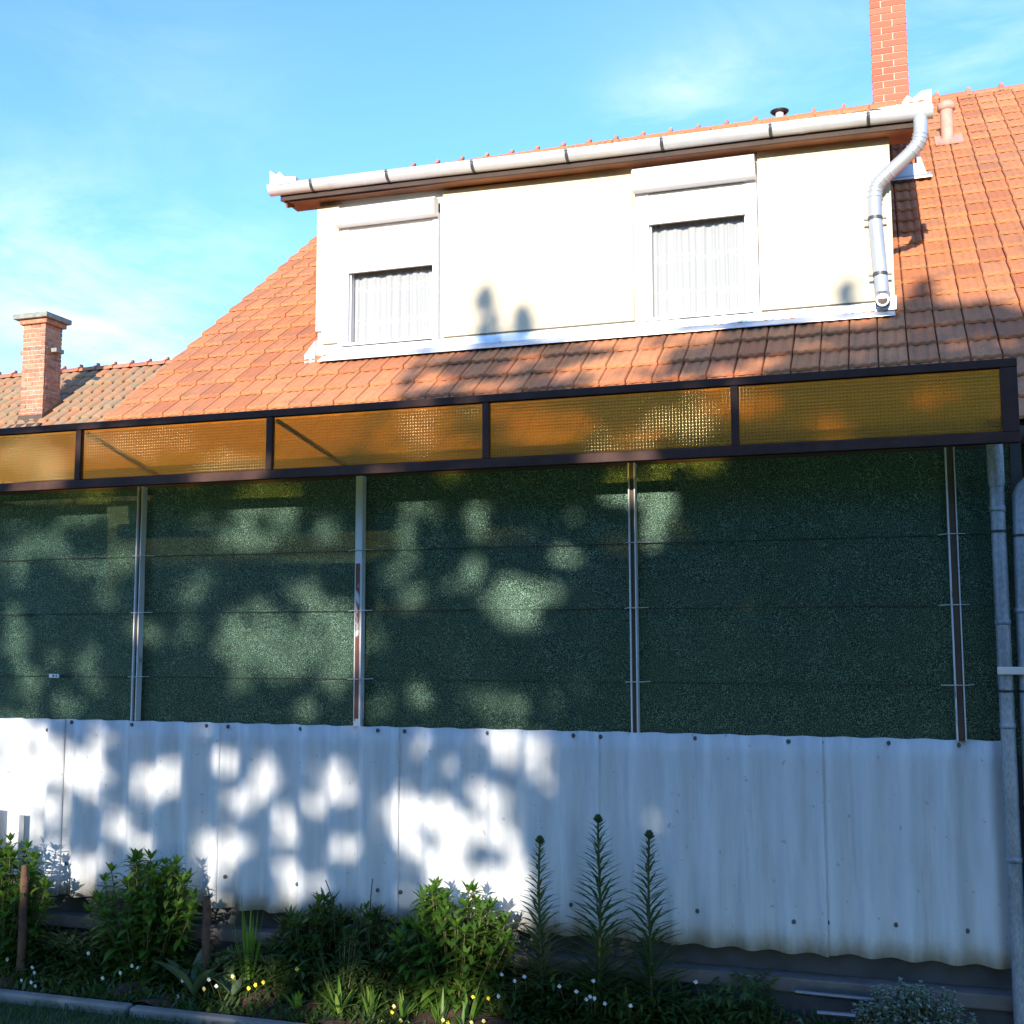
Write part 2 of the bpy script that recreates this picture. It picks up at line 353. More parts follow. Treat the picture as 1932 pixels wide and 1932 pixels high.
# the flower bed: a low bank of soil up against the fence
mb = MB(); nx, ny = 150, 22; vs = []
for j in range(ny+1):
    for i in range(nx+1):
        x = -6.5+7.6*i/nx; t = j/ny; y = -.56+.60*t
        z = .02+.10*min(1, t*1.6)+.018*math.sin(x*7+y*9)+.014*math.sin(x*19-y*23)+random.uniform(-.007, .007)+(.03*math.exp(-((x+1.95)**2+(y+.42)**2)/.05))
        vs.append((x, y, z))
mb.add(vs, [(j*(nx+1)+i, j*(nx+1)+i+1, (j+1)*(nx+1)+i+1, (j+1)*(nx+1)+i) for j in range(ny) for i in range(nx)], True)
tag(mb.build('soil_bed', 'soil'), kind='structure')
mb = MB(); x = -6.6
while x < .9:
    mb.box(x, x+.985, -.625+random.uniform(-.004, .004), -.56, -.05, .045+random.uniform(-.004, .004)); x += 1.0
tag(mb.build('kerb', 'concrete', bevel=.012), kind='structure')

# ------------------------------------------------------------------ tiles
def tile_field(mb, xs, s0, s1, step, wid, frame, skip=None, prof=None, length=1.12, thick=.017, jit=.003):
    k = 0; s = s0
    while s < s1:
        for x in xs:
            if skip and skip(x, s): continue
            L = min(step*length, s1-s+.02); dx = random.uniform(-.0015, .0015); dh = random.uniform(-jit, jit)*.6; ds = random.uniform(-jit, jit)*(1 if random.random() > .03 else 4)
            up = .032+dh; lo = .004
            n = len(prof); vs = []
            for (t, h) in prof: vs.append(frame(x+t*wid+dx, s+ds+.004, up+h-.003))
            for (t, h) in prof: vs.append(frame(x+t*wid+dx, s+ds+.014, up+h+.001))
            for (t, h) in prof: vs.append(frame(x+t*wid+dx, s+ds+L, lo+h))
            for (t, h) in prof: vs.append(frame(x+t*wid+dx, s+ds, up-thick+min(h, .004)))
            fs = []
            for i in range(n-1):
                fs += [(i, i+1, n+i+1, n+i), (n+i, n+i+1, 2*n+i+1, 2*n+i), (3*n+i, 3*n+i+1, i+1, i)]
            vs += [frame(x+prof[0][0]*wid+dx, s+ds+L, lo-.02), frame(x+prof[-1][0]*wid+dx, s+ds+L, lo-.02)]
            fs += [(3*n, 0, n, 2*n, 4*n), (4*n-1, 4*n+1, 3*n-1, 2*n-1, n-1)]
            mb.add(vs, fs)
        s += step; k += 1
PROF = [(.012, -.006), (.03, .005), (.07, .011), (.15, .010), (.24, .001), (.36, .002), (.46, .009), (.56, .009), (.68, .001), (.77, .010), (.88, .013), (.955, .009), (.988, -.006)]
RIDGE_Y = 8.72; SL = math.cos(TH)
def mframe(x, s, h): return (x, 2.44+s*math.cos(TH)-h*math.sin(TH), RZ+M_*(2.44-RY)+s*math.sin(TH)+h*math.cos(TH)-.02)
XL = -6.40; xs = [XL+.0+.2*i for i in range(53)]
house = thing('house', 'house with orange tiled roof, cream dormer with two white windows and a long metal gutter', 'house', (-1.5, 5, 0))
smax = (RIDGE_Y-2.44)/math.cos(TH)
def skipf(x, s):
    y = 2.44+s*math.cos(TH); return -4.60 < x and x+.2 < .10 and y > 3.62
mb = MB(); tile_field(mb, xs, -2*.2435/math.cos(TH), smax, .2435/math.cos(TH), .2, mframe, skipf, PROF)
roof = mb.build('main_roof', 'roof_tiles', house)
mb = MB()
c0 = mframe(XL+.02, -.59, -.02); c1 = mframe(4.2, -.59, -.02); c2 = mframe(4.2, smax, -.02); c3 = mframe(XL+.02, smax, -.02)
d0 = mframe(XL+.02, -.59, -.10); d1 = mframe(4.2, -.59, -.10); d2 = mframe(4.2, smax, -.12); d3 = mframe(XL+.02, smax, -.12)
mb.hexa([d0, d1, d2, d3, c0, c1, c2, c3])
zr = RZ+M_*(RIDGE_Y-RY)
mb.add([(XL, RIDGE_Y, zr-.02), (4.2, RIDGE_Y, zr-.02), (4.2, 15.0, zr-.02-6.28*M_), (XL, 15.0, zr-.02-6.28*M_)], [(0, 1, 2, 3)])
mb.build('roof_boards', 'roof_under', roof)
def ridge(mb, x0, x1, y, z, r=.115, L=.36, tilt=0):
    x = x0
    while x < x1:
        n = 10
        for (a, b, ra, rb) in ((0, L*.86, r*.90, r*1.0), (L*.86, L*1.02, r*1.13, r*1.15)):
            vs = []
            for (xx, rr) in ((x+a, ra), (x+b, rb)):
                for k in range(n+1):
                    an = PI*k/n; vs.append((xx, y+math.cos(an)*rr, z+math.sin(an)*rr*.8-.03))
            fs = [(k, k+1, n+2+k, n+1+k) for k in range(n)]+[tuple(range(n, -1, -1)), tuple(range(n+1, 2*n+2))]
            mb.add(vs, fs, False)
        # raised nib on the collar
        mb.box(x+L*.90, x+L*1.0, y-.03, y+.03, z+r*.86-.03, z+r*1.05-.01)
        x += L
mb = MB(); ridge(mb, XL, 4.2, RIDGE_Y, zr-.045); mb.build('ridge_tile_row', 'ridge_tiles', roof)
# walls of the house
mb = MB(); mb.box(-6.15, 4.1, 3.05, 3.3, 0, 3.95); mb.build('wall', 'ochre_wall', house); mb = MB(); mb.box(-6.62, -6.151, 3.05, 3.25, 0, 3.0); mb.build('wall', 'ochre_wall', house)
mb = MB(); mb.prism([(3.3, 0), (14.7, 0), (14.7, 3.4), (RIDGE_Y, zr-.15), (3.3, 4.0)], 'x', -6.15, -5.9); mb.build('gable_wall', 'cream_render', house)
mb = MB(); mb.box(-6.3, 4.15, 1.985, 2.01, 2.99, 3.09); mb.build('eave_board', 'dark_wood', house)

# ------------------------------------------------------------------ dormer
YW = 3.45
def zl(x, zl_, zr_): return zl_+(zr_-zl_)*(x+4.75)/4.88      # small falls of the eave line
D_ = thing  # alias kept short
dw = MB()
# back wall, cut round the two windows
win = [(-4.56, -3.60, 4.36, 5.60), (-1.872, -.876, 4.345, 5.62)]
XD0, XD1 = -4.77, .132
def seg(x0, x1, z0, z1, y=YW+.03, th=.14): dw.hexa([(x0, y, z0), (x1, y, z0), (x1, y+th, z0), (x0, y+th, z0), (x0, y, z1), (x1, y, z1), (x1, y+th, z1), (x0, y+th, z1)])
seg(XD0, win[0][0], 4.30, 5.78); seg(win[0][1], win[1][0], 4.30, 5.78); seg(win[1][1], XD1, 4.30, 5.78)
for w in win: seg(w[0], w[1], w[3], 5.78); seg(w[0], w[1], 4.30, w[2])
dormer_wall = dw.build('dormer_wall', 'white_render', house)
mb = MB()
def panel(x0, x1, z0, z1):
    mb = MB(); mb.box(x0, x1, YW, YW+.029, z0, z1); mb.build('cream_panel', 'cream_render', dormer_wall, bevel=.003)
mb.prism([(XD0-.01, 4.55), (-4.72, 4.55), (-4.72, 4.43), (-4.565, 4.43), (-4.565, 5.70), (XD0-.01, 5.70)], 'y', YW-.001, YW+.028)
mb.build('cream_panel', 'cream_render', dormer_wall, bevel=.003)
panel(-3.565, -1.885, 4.40, 5.70); panel(-.868, XD1+.004, 4.39, 5.70)
# cheeks
mb = MB()
for x in (XD0+.02, XD1-.16):
    mb = MB(); mb.prism([(YW+.171, 4.30), (YW+.171, 5.74), (8.5, 8.05)], 'x', x, x+.14)
    mb.build('dormer_side', 'ochre_wall', house)
# sheet metal under the front wall
mb = MB()
mb.hexa([(XD0+.12, YW-.04, 4.295), (XD1-.02, YW-.04, 4.285), (XD1-.02, YW+.028, 4.285), (XD0+.12, YW+.028, 4.295), (XD0+.12, YW-.035, 4.375), (XD1-.02, YW-.035, 4.362), (XD1-.02, YW+.028, 4.375), (XD0+.12, YW+.028, 4.385)])
mb.hexa([(XD0+.08, YW-.14, 4.235), (XD1-.0, YW-.14, 4.225), (XD1-.0, YW-.04, 4.288), (XD0+.08, YW-.04, 4.298), (XD0+.08, YW-.14, 4.243), (XD1-.0, YW-.14, 4.233), (XD1-.0, YW-.035, 4.30), (XD0+.08, YW-.035, 4.31)])
mb.build('flashing', 'zinc_flash', house, bevel=.002)
mb = MB()   # side flashing pieces at both feet of the dormer
mb.hexa([(-4.86, 3.40, 4.25), (-4.76, 3.40, 4.25), (-4.76, 3.60, 4.42), (-4.86, 3.60, 4.42), (-4.86, 3.40, 4.33), (-4.76, 3.40, 4.45), (-4.76, 3.60, 4.56), (-4.86, 3.60, 4.46)])
mb.build('corner_flashing', 'zinc_flash', house, bevel=.002); mb = MB(); mb.box(.05, .145, 3.38, 3.44, 4.29, 4.40)
mb.build('corner_flashing', 'zinc_flash', house, bevel=.002)

def build_window(w, gx0, gx1, gz0, gz1, bx0, bx1, bz0, bz1, lab):
    x0, x1, z0, z1 = w
    mb = MB()
    # outer track frame
    fr = MB(); y0, y1 = YW-.012, YW+.10
    fr.box(x0+.004, gx0, y0, y1, z0+.003, bz0+.05); fr.box(gx1, x1-.004, y0, y1, z0+.003, bz0+.05); fr.box(gx0, gx1, y0, y1, z0+.003, gz0-.03)
    frame = fr.build('window', 'white_plastic', house, bevel=.004); tag(frame, lab)
    sa = MB(); t = .013; y0, y1 = YW+.022, YW+.085
    sa.box(gx0+.001, gx0+t, y0, y1, gz0-.029, gz1+.15); sa.box(gx1-t*.7, gx1-.001, y0, y1, gz0-.029, gz1+.15); sa.box(gx0+t, gx1-t*.7, y0, y1, gz0-.029, gz0)
    sa.build('sash_frame', 'white_plastic', frame, bevel=.003)
    si = MB(); si.box(x0+.05, x1-.05, YW-.050, YW-.013, gz0-.045, gz0-.032); si.build('window_sill', 'zinc_flash', frame, bevel=.003)
    # roller shutter: slats
    sh = MB(); z = gz1
    while z < bz0+.06:
        sh.prism([(YW+.004, z), (YW-.004, z+.006), (YW-.006, z+.022), (YW-.004, z+.038), (YW+.004, z+.042), (YW+.012, z+.042), (YW+.012, z)], 'x', gx0-.03, gx1+.03); z += .0425
    sh.box(gx0-.04, gx1+.04, YW-.016, YW+.012, gz1-.012, gz1-.0005)
    sh.build('roller_shutter', 'shutter_white', frame)
    bo = MB(); bo.prism([(YW-.013, bz0), (YW-.105, bz0), (YW-.120, bz0+.014), (YW-.120, bz1-.03), (YW-.09, bz1), (YW-.013, bz1)], 'x', bx0, bx1)
    bo.build('shutter_box', 'white_plastic', frame, bevel=.003)
    pn = MB(); pn.box(gx0+.02, gx1-.015, YW+.055, YW+.060, gz0-.01, gz1+.12); pn.build('glass_pane', 'window_glass', frame)
    cu = MB(); n = 150; rows = 10; vs = []
    ct = gz1+.10
    for j in range(rows+1):
        for i in range(n+1):
            u = i/n; x = gx0-.02+(gx1-gx0+.04)*u; t = j/rows
            y = YW+.098+.008*math.sin(u*58+math.sin(u*9)*2.2)+.0035*math.sin(u*131+1.3)+.008*t*math.sin(u*23)
            x += .012*math.sin(u*17+2)*(1-t)
            vs.append((x, y, gz0-.06+(ct+.012*math.sin(u*41)-gz0+.06)*t))
    cu.add(vs, [(j*(n+1)+i, j*(n+1)+i+1, (j+1)*(n+1)+i+1, (j+1)*(n+1)+i) for j in range(rows) for i in range(n)], True)
    cu.build('curtain', 'lace', frame)
    rm = MB(); a, b, c_, d, e, f = gx0-.3, gx1+.3, YW+.172, YW+1.4, gz0-.2, gz1+.45
    rm.add([(a, c_, e), (b, c_, e), (b, d, e), (a, d, e), (a, c_, f), (b, c_, f), (b, d, f), (a, d, f)], [(0, 1, 2, 3), (7, 6, 5, 4), (1, 5, 6, 2), (2, 6, 7, 3), (3, 7, 4, 0)])
    rm.build('room_lining', 'interior_grey', frame)
build_window(win[0], -4.455, -3.655, 4.425, 5.06, -4.565, -3.60, 5.468, 5.625, 'left dormer window, lower and narrower, shutter half down over a lace curtain')
build_window(win[1], -1.750, -.975, 4.415, 5.197, -1.870, -.882, 5.455, 5.640, 'right dormer window, nearer the downpipe, with a gathered white curtain')

# eave, soffit, roof of the dormer
GY = 3.25
def ez(x): return 5.853+(5.778-5.853)*(x+5.06)/5.5+.010*math.sin((x+5.06)/5.5*PI*3)*.4
mb = MB()
x0, x1 = -5.06, .36
N = 24
for i in range(N):
    a = x0+(x1-x0)*i/N; b = x0+(x1-x0)*(i+1)/N
    for (ya, yb, da, db) in ((3.30, 3.372, -.118, -.116), (3.374, 3.60, -.112, -.110)):
        mb.hexa([(a, ya, ez(a)+da), (b, ya, ez(b)+da), (b, yb, ez(b)+db), (a, yb, ez(a)+db), (a, ya, ez(a)+da+.03), (b, ya, ez(b)+da+.03), (b, yb, ez(b)+db+.03), (a, yb, ez(a)+db+.03)])
mb.build('soffit', 'soffit_wood', house)
mb = MB()
for i in range(N):
    a = x0+(x1-x0)*i/N; b = x0+(x1-x0)*(i+1)/N
    mb.hexa([(a, 3.278, ez(a)-.125), (b, 3.278, ez(b)-.125), (b, 3.298, ez(b)-.125), (a, 3.298, ez(a)-.125), (a, 3.278, ez(a)+.0), (b, 3.278, ez(b)+.0), (b, 3.298, ez(b)+.0), (a, 3.298, ez(a)+.0)])
mb.build('fascia_board', 'dark_wood', house)
DT = math.atan2(zr-5.81, RIDGE_Y-3.22)
def dframe(x, s, h): return (x, 3.22+s*math.cos(DT)-h*math.sin(DT), 5.81+s*math.sin(DT)+h*math.cos(DT)-.02)
dl = (RIDGE_Y-3.22)/math.cos(DT)
mb = MB(); tile_field(mb, [-5.0+.2*i for i in range(27)], .0, dl, .33, .2, dframe, None, PROF)
droof = mb.build('dormer_roof', 'roof_tiles', house)
mb = MB(); mb.hexa([dframe(-4.98, .05, -.11), dframe(.38, .05, -.11), dframe(.38, dl, -.11), dframe(-4.98, dl, -.11), dframe(-4.98, .05, -.03), dframe(.38, .05, -.03), dframe(.38, dl, -.03), dframe(-4.98, dl, -.03)])
mb.build('roof_boards', 'roof_under', droof)

# gutter: half round trough with rolled front edge
mb = MB(); RG = .070; gx0, gx1 = -5.145, .452
NS = 40; na = 14
def gring(x, r): 
    z = ez(x)-.012
    return [(x, GY-.0+math.cos(PI+PI*k/na)*r, z+math.sin(PI+PI*k/na)*r) for k in range(na+1)]
vs = []; fs = []
for i in range(NS+1):
    x = gx0+(gx1-gx0)*i/NS; vs += gring(x, RG)+gring(x, RG-.003)
w2 = 2*(na+1)
for i in range(NS):
    for k in range(na):
        a = i*w2+k; fs.append((a, a+1, a+w2+1, a+w2)); b = i*w2+na+1+k; fs.append((b, b+w2, b+w2+1, b+1))
mb.add(vs, fs, True)
for i in range(NS):
    a = gx0+(gx1-gx0)*i/NS; b = gx0+(gx1-gx0)*(i+1)/NS
    mb.tube([(a, GY-RG, ez(a)-.010), (b, GY-RG, ez(b)-.010)], .009, 8, False)
for x in (gx0, gx1):
    g = gring(x, RG+.001); mb.add(g, [tuple(range(len(g)))])
for x in (-4.40, -1.98, -.46, 1.2-.9):   # soldered joints
    pass
gutter = mb.build('gutter', 'zinc_light', house)
def bracket(x, r=RG+.004):
    mb = MB(); n = 14; z = ez(x)-.012; vs = []
    for xx in (x-.013, x+.013):
        for rr in (r, r-.003):
            vs += [(xx, GY+math.cos(PI+PI*k/n)*rr, z+math.sin(PI+PI*k/n)*rr) for k in range(n+1)]
    q = n+1; fs = []
    for k in range(n): fs += [(k, k+1, 2*q+k+1, 2*q+k), (k, k+q, k+q+1, k+1), (2*q+k, 2*q+k+1, 3*q+k+1, 3*q+k)]
    mb.add(vs, fs, True); mb.box(x-.012, x+.012, GY-RG-.012, GY-RG+.006, z-.004, z+.012); return mb.build('gutter_bracket', 'steel_bracket', gutter)
for px in (593, 735, 895, 1072, 1251, 1456, 1641):
    # x positions along the gutter where the straps hang
    lo = onY(px, 300, GY).x; bracket(lo)
for x in (-4.56, -.50, -2.6):
    mb = MB(); mb.tube([(x-.02, GY, ez(x)-.012), (x+.02, GY, ez(x)-.012)], RG+.002, 28, False)
    vs = [v for v in mb.v]; me = mb
    keep = [f for f in mb.f if max(mb.v[i][2] for i in f) < ez(x)-.008]; mb.f = keep; mb.sm = [True]*len(keep); mb.build('gutter_joint', 'zinc_light', gutter)
# white trim pieces closing the roof verge above each gutter end
mb = MB()
def poly_px(pts, Y, th):
    P = [onY(x, y, Y) for x, y in pts]; mb.prism([(p.x, p.z) for p in P], 'y', Y, Y+th)
poly_px([(509, 322), (521, 330), (527, 324), (536, 333), (558, 333), (558, 344), (509, 350)], 3.21, .05)
mb.build('verge_trim', 'white_plastic', house)
mb = MB(); poly_px([(1655, 205), (1700, 196), (1712, 180), (1722, 186), (1738, 172), (1757, 168), (1757, 196), (1700, 205)], 3.21, .05)
mb.build('verge_trim', 'white_plastic', house)
for xb in (.385, -5.03):
    a, b = dframe(0, .06, -.15), dframe(0, dl, -.15); c, d = dframe(0, dl, -.01), dframe(0, .06, -.01)
    mb = MB(); mb.prism([(q[1], q[2]) for q in (a, b, c, d)], 'x', xb, xb+.015); mb.build('barge_board', 'soffit_wood', house)

# dormer downpipe, swan neck
def smooth_path(P, n=9, it=3):
    P = [Vector(p) for p in P]
    for _ in range(it):
        Q = [P[0]]
        for a, b in zip(P, P[1:]): Q += [a.lerp(b, .25), a.lerp(b, .75)]
        Q.append(P[-1]); P = Q
    return P
A = onY(1737, 226, 3.085); A = Vector((.362, GY, 5.73)); B_ = Vector((.362, 3.25, 5.58)); C_ = Vector((.02, YW-.10, 5.36)); E_ = Vector((.012, YW-.10, 5.02)); G_ = Vector((.045, YW-.10, 4.36))
path = smooth_path([A, B_, Vector((.335, 3.26, 5.49)), Vector((.07, YW-.12, 5.30)), Vector((.014, YW-.10, 5.24)), E_], it=3)
mb = MB(); mb.tube(path+[G_+Vector((0, 0, .05))], .052, 20, True)
dp = mb.build('downpipe', 'zinc_pipe', house)
mb = MB(); mbl = MB()
for i, p in enumerate(path[:-1]):
    t = (path[i+1]-p).normalized(); up = Vector((0, 0, 1)).cross(t)
    if .15 < t.z*-1 < .92 or True:
        if i % 2: continue
        if p.z < 5.60 and p.z > 5.43: mb.tube([p-t*.006, p, p+t*.006], [.052, .060, .052], 20, False)
        elif p.z < 5.36 and p.z > 5.16: mbl.tube([p-t*.006, p, p+t*.006], [.052, .060, .052], 20, False)
mb.build('bend_rings', 'zinc_pipe', dp); mbl.build('bend_rings', 'zinc_pipe', dp)
mb = MB(); ca, cb = G_+Vector((0, 0, .055)), G_+Vector((0, -.015, -.03))
mb.tube([ca, ca+Vector((0, 0, -.012)), cb+Vector((0, -.012, 0))], [.056, .056, .054], 20, False); mb.build('outlet_collar', 'zinc_pipe', dp)
mb = MB(); vs = [cb+Vector((math.cos(a)*.037, -.062, .012+math.sin(a)*.034)) for a in [2*PI*k/20 for k in range(20)]]; mb.add(vs, [tuple(range(20))])
vs2 = [cb+Vector((math.cos(a)*.047, -.050, .012+math.sin(a)*.044)) for a in [2*PI*k/20 for k in range(20)]]
mb2 = MB(); mb2.tube([cb+Vector((0, .02, .03)), cb+Vector((0, -.03, .015)), cb+Vector((0, -.064, .012))], [.047, .048, .047], 20, True); mb2.build('outlet_elbow', 'zinc_pipe', dp); mb.v = [(v[0], v[1]-.003, v[2]) for v in mb.v]; mb.build('outlet_mouth', 'door_brown', dp)  # dark disc over the closed end paints the shade inside the pipe
for z in (5.00, 4.56):
    mb = MB(); xx = .012+(5.02-z)*.05; mb.tube([(xx, YW-.10, z-.014), (xx, YW-.10, z+.014)], .0545, 20, False)
    mb.box(xx-.083, xx-.047, YW-.108, YW-.092, z-.008, z+.008); mb.box(xx+.047, xx+.083, YW-.108, YW-.092, z-.008, z+.008); mb.box(xx-.008, xx+.008, YW-.055, YW, z-.008, z+.008)
    mb.build('pipe_clamp', 'steel_bracket', dp, bevel=.001)

# ------------------------------------------------------------------ brick stacks
def stack(x0, x1, y0, y1, z0, z1, bh, bl, mat, parent, name='chimney', gap=.011, rough=.002):
    mb = MB(); z = z0; r = 0
    def face(a0, a1, fn, off):
        a = a0; first = True
        while a < a1-.01:
            L = bl*(.5 if (first and off) else 1); b = min(a+L, a1)
            if a1-b < bl*.22: b = a1
            fn(a+(gap/2 if a > a0 else 0), b-(gap/2 if b < a1 else 0)); a = b; first = False
    while z < z1-.01:
        zz = min(z+bh, z1); j = lambda: random.uniform(-rough, rough)
        zb, zt = z+gap/2, zz-gap/2
        face(x0, x1, lambda a, b: mb.box(a, b, y0+j(), y0+.05, zb, zt), r % 2)
        face(x0, x1, lambda a, b: mb.box(a, b, y1-.05, y1+j(), zb, zt), r % 2)
        face(y0+.052, y1-.052, lambda a, b: mb.box(x1-.05, x1+j(), a, b, zb, zt), (r+1) % 2)
        face(y0+.052, y1-.052, lambda a, b: mb.box(x0+j(), x0+.05, a, b, zb, zt), (r+1) % 2)
        z = zz; r += 1
    ch = mb.build(name, mat, parent)
    mb = MB(); e = .008; mb.box(x0+e, x1-e, y0+e, y1-e, z0, z1-.004); mb.build('mortar_joints', 'mortar', ch)
    return ch
a = onY(1647, 195, 8.2); b = onY(1716, 190, 8.2)
tall = stack(a.x, b.x, 8.2, 8.62, 7.2, 10.6, .0835, .25, 'bricks_new', house)
tag(tall, 'tall slim orange brick chimney rising out of the top of the photo')
# vent pipe in the roof on the right, small cowl left of the chimney
p = onR(1788, 266); mb = MB(); mb.tube([p+Vector((0, 0, -.1)), p+Vector((0, 0, .36))], .066, 20); vp_ = mb.build('vent_pipe', 'clay_pipe', house)
mb = MB(); mb.tube([p+Vector((0, 0, .335)), p+Vector((0, 0, .345)), p+Vector((0, 0, .405)), p+Vector((0, 0, .425))], [.066, .092, .092, .07], 20); mb.build('vent_cap', 'clay_pipe', vp_)
mb = MB(); mb.hexa([mframe(p.x-.13, (p.y-2.44)/SL-.17, .03), mframe(p.x+.15, (p.y-2.44)/SL-.17, .03), mframe(p.x+.15, (p.y-2.44)/SL+.13, .03), mframe(p.x-.13, (p.y-2.44)/SL+.13, .03),
                    mframe(p.x-.13, (p.y-2.44)/SL-.17, .05), mframe(p.x+.15, (p.y-2.44)/SL-.17, .05), mframe(p.x+.15, (p.y-2.44)/SL+.13, .05), mframe(p.x-.13, (p.y-2.44)/SL+.13, .05)]); mb.build('vent_flashing', 'clay_pipe', vp_)
p = onY(1471, 217, 8.4); mb = MB(); mb.tube([p+Vector((0, 0, -.5)), p+Vector((0, 0, .04))], .05, 14); cw = mb.build('roof_cowl', 'zinc_light', house)
mb = MB(); mb.tube([p+Vector((0, 0, .03)), p+Vector((0, 0, .045)), p+Vector((0, 0, .06))], [.10, .115, .05], 18); mb.build('cowl_hood', 'black_rubber', cw)
# white stepped flashing box where the dormer side meets the roof
p = onR(1680, 345); y0 = p.y; z0 = p.z
mb = MB(); mb.box(.135, .425, y0-.02, y0+.16, z0-.02, z0+.165); fb = mb.build('side_flashing', 'zinc_flash', house, bevel=.004)
mb = MB(); mb.hexa([(.13, y0-.10, z0-.02), (.56, y0-.10, z0-.02), (.56, y0+.04, z0+.07), (.13, y0+.04, z0+.07), (.13, y0-.10, z0-.005), (.56, y0-.10, z0-.005), (.56, y0+.04, z0+.085), (.13, y0+.04, z0+.085)]); mb.build('flashing_apron', 'zinc_flash', fb)
mb = MB(); mb.hexa([(.427, y0-.03, z0), (.53, y0-.03, z0), (.49, y0+.35, z0+.28), (.427, y0+.35, z0+.28), (.427, y0-.03, z0+.22), (.465, y0-.03, z0+.22), (.45, y0+.35, z0+.46), (.427, y0+.35, z0+.46)]); mb.build('flashing_upstand', 'grey_metal', fb)

# ------------------------------------------------------------------ neighbour's wing, far left
d = ray(73, 797); B = CAM+d*19.5; WY, WZ = B.y, B.z
wing = thing('neighbouring_house', 'lower house farther left with weathered brown-orange tiles behind the big roof', 'house', (-13, 12, 0))
s_ = math.sin(TH); c_ = math.cos(TH)
def wframe(x, s, h): return (x, WY-3.2+s*c_-h*s_, WZ-3.2*M_+s*s_+h*c_)
wl_ = (11.86-(WY-3.2))/c_
WPROF = [(.02, -.01), (.05, .012), (.14, .030), (.30, .036), (.50, .030), (.66, .016), (.76, -.004), (.78, -.03)]
mb = MB(); tile_field(mb, [-21+.215*i for i in range(66)], 1.2, wl_, .35, .215, wframe, None, WPROF, thick=.03, jit=.010)
wr = mb.build('roof', 'old_tiles', wing)
mb = MB(); mb.hexa([wframe(-21, 1.2, -.12), wframe(-7, 1.2, -.12), wframe(-7, wl_, -.12), wframe(-21, wl_, -.12), wframe(-21, 1.2, -.02), wframe(-7, 1.2, -.02), wframe(-7, wl_, -.02), wframe(-21, wl_, -.02)])
zrw = wframe(0, wl_, 0)[2]
mb.add([(-21, 11.86, zrw-.01), (-7, 11.86, zrw-.01), (-7, 16.5, zrw-4.64*M_), (-21, 16.5, zrw-4.64*M_)], [(0, 1, 2, 3)]); mb.build('roof_boards', 'roof_under', wr)
mb = MB(); ridge(mb, -21, -7.3, 11.86, zrw+.02, r=.12, L=.37); mb.build('ridge_tile_row', 'ridge_tiles', wr)
ye = WY-3.2+1.2*c_
mb = MB(); mb.box(-20.8, -7.2, ye+.5, 16, 0, WZ-3.2*M_+1.2*s_+.25); mb.build('wall', 'cream_render', wing)
lc = stack(-13.88, -13.42, WY, WY+.42, 5.45, 7.13, .0765, .245, 'bricks_old', wing, gap=.014, rough=.006)
tag(lc, 'old brick chimney with a flat stone cap on the far left roof')
mb = MB(); mb.box(-13.93, -13.37, WY-.05, WY+.47, 7.13, 7.21); mb.build('corbel', 'bricks_old', lc, bevel=.01)
mb = MB(); mb.box(-14.01, -13.31, WY-.12, WY+.52, 7.213, 7.30); mb.build('chimney_cap', 'old_cap', lc, bevel=.008)
mb = MB(); mb.box(-14.02, -13.89, WY+.1, WY+.3, 6.66, 6.73); mb.build('stone_ledge', 'old_cap', lc, bevel=.006); mb = MB(); mb.box(-13.41, -13.30, WY+.14, WY+.34, 6.66, 6.73); mb.build('stone_ledge', 'old_cap', lc, bevel=.006)
mb = MB(); mb.hexa([(-13.92, WY-.04, 5.22), (-13.38, WY-.04, 5.22), (-13.38, WY+.46, 5.55), (-13.92, WY+.46, 5.55), (-13.90, WY-.02, 5.55), (-13.40, WY-.02, 5.55), (-13.40, WY+.44, 5.90), (-13.90, WY+.44, 5.90)])
mb.hexa([wframe(-14.0, 3.0, .02), wframe(-13.25, 3.0, .02), wframe(-13.32, 3.9, .02), wframe(-13.95, 3.9, .02), wframe(-14.0, 3.0, .05), wframe(-13.25, 3.0, .05), wframe(-13.32, 3.9, .05), wframe(-13.95, 3.9, .05)])
mb.build('chimney_flashing', 'door_brown', lc)

# ------------------------------------------------------------------ veranda
FY = -.37
ver = thing('veranda', 'lean-to veranda with brown steel frame, amber glass band and white posts', 'veranda', (-2.2, 0, 0))
ZB, ZT = 2.655, 3.018
X0, X1 = -6.6, .56
mb = MB(); mb.box(X0, X1, FY-.02, FY+.02, ZT-.038, ZT); mb.build('top_rail', 'dark_brown_paint', ver, bevel=.003)
mb = MB(); mb.box(X0, X1, FY-.022, FY+.02, ZB, ZB+.045); mb.box(X0, X1, FY+.0, FY+.008, ZB+.047, ZB+.052); mb.build('bottom_rail', 'dark_brown_paint', ver, bevel=.003)
mulx = [onY(150, 860, FY).x, onY(510, 840, FY).x, onY(918, 820, FY).x, onY(1387, 790, FY).x, .525]
for i, x in enumerate(mulx):
    mb = MB(); w = .017 if i < 4 else .034; mb.box(x-w, x+w, FY-.018, FY+.018, ZB+.046, ZT-.039); mb.build('mullion', 'dark_brown_paint', ver, bevel=.003)
px = X0
for i, x in enumerate(mulx):
    mb = MB(); w = .017 if i < 4 else .034
    mb.add([(px+.001, FY, ZB+.053), (x-w-.001, FY, ZB+.053), (x-w-.001, FY, ZT-.040), (px+.001, FY, ZT-.040)], [(0, 1, 2, 3)]); mb.build('amber_pane', 'amber_glass', ver); px = x+w
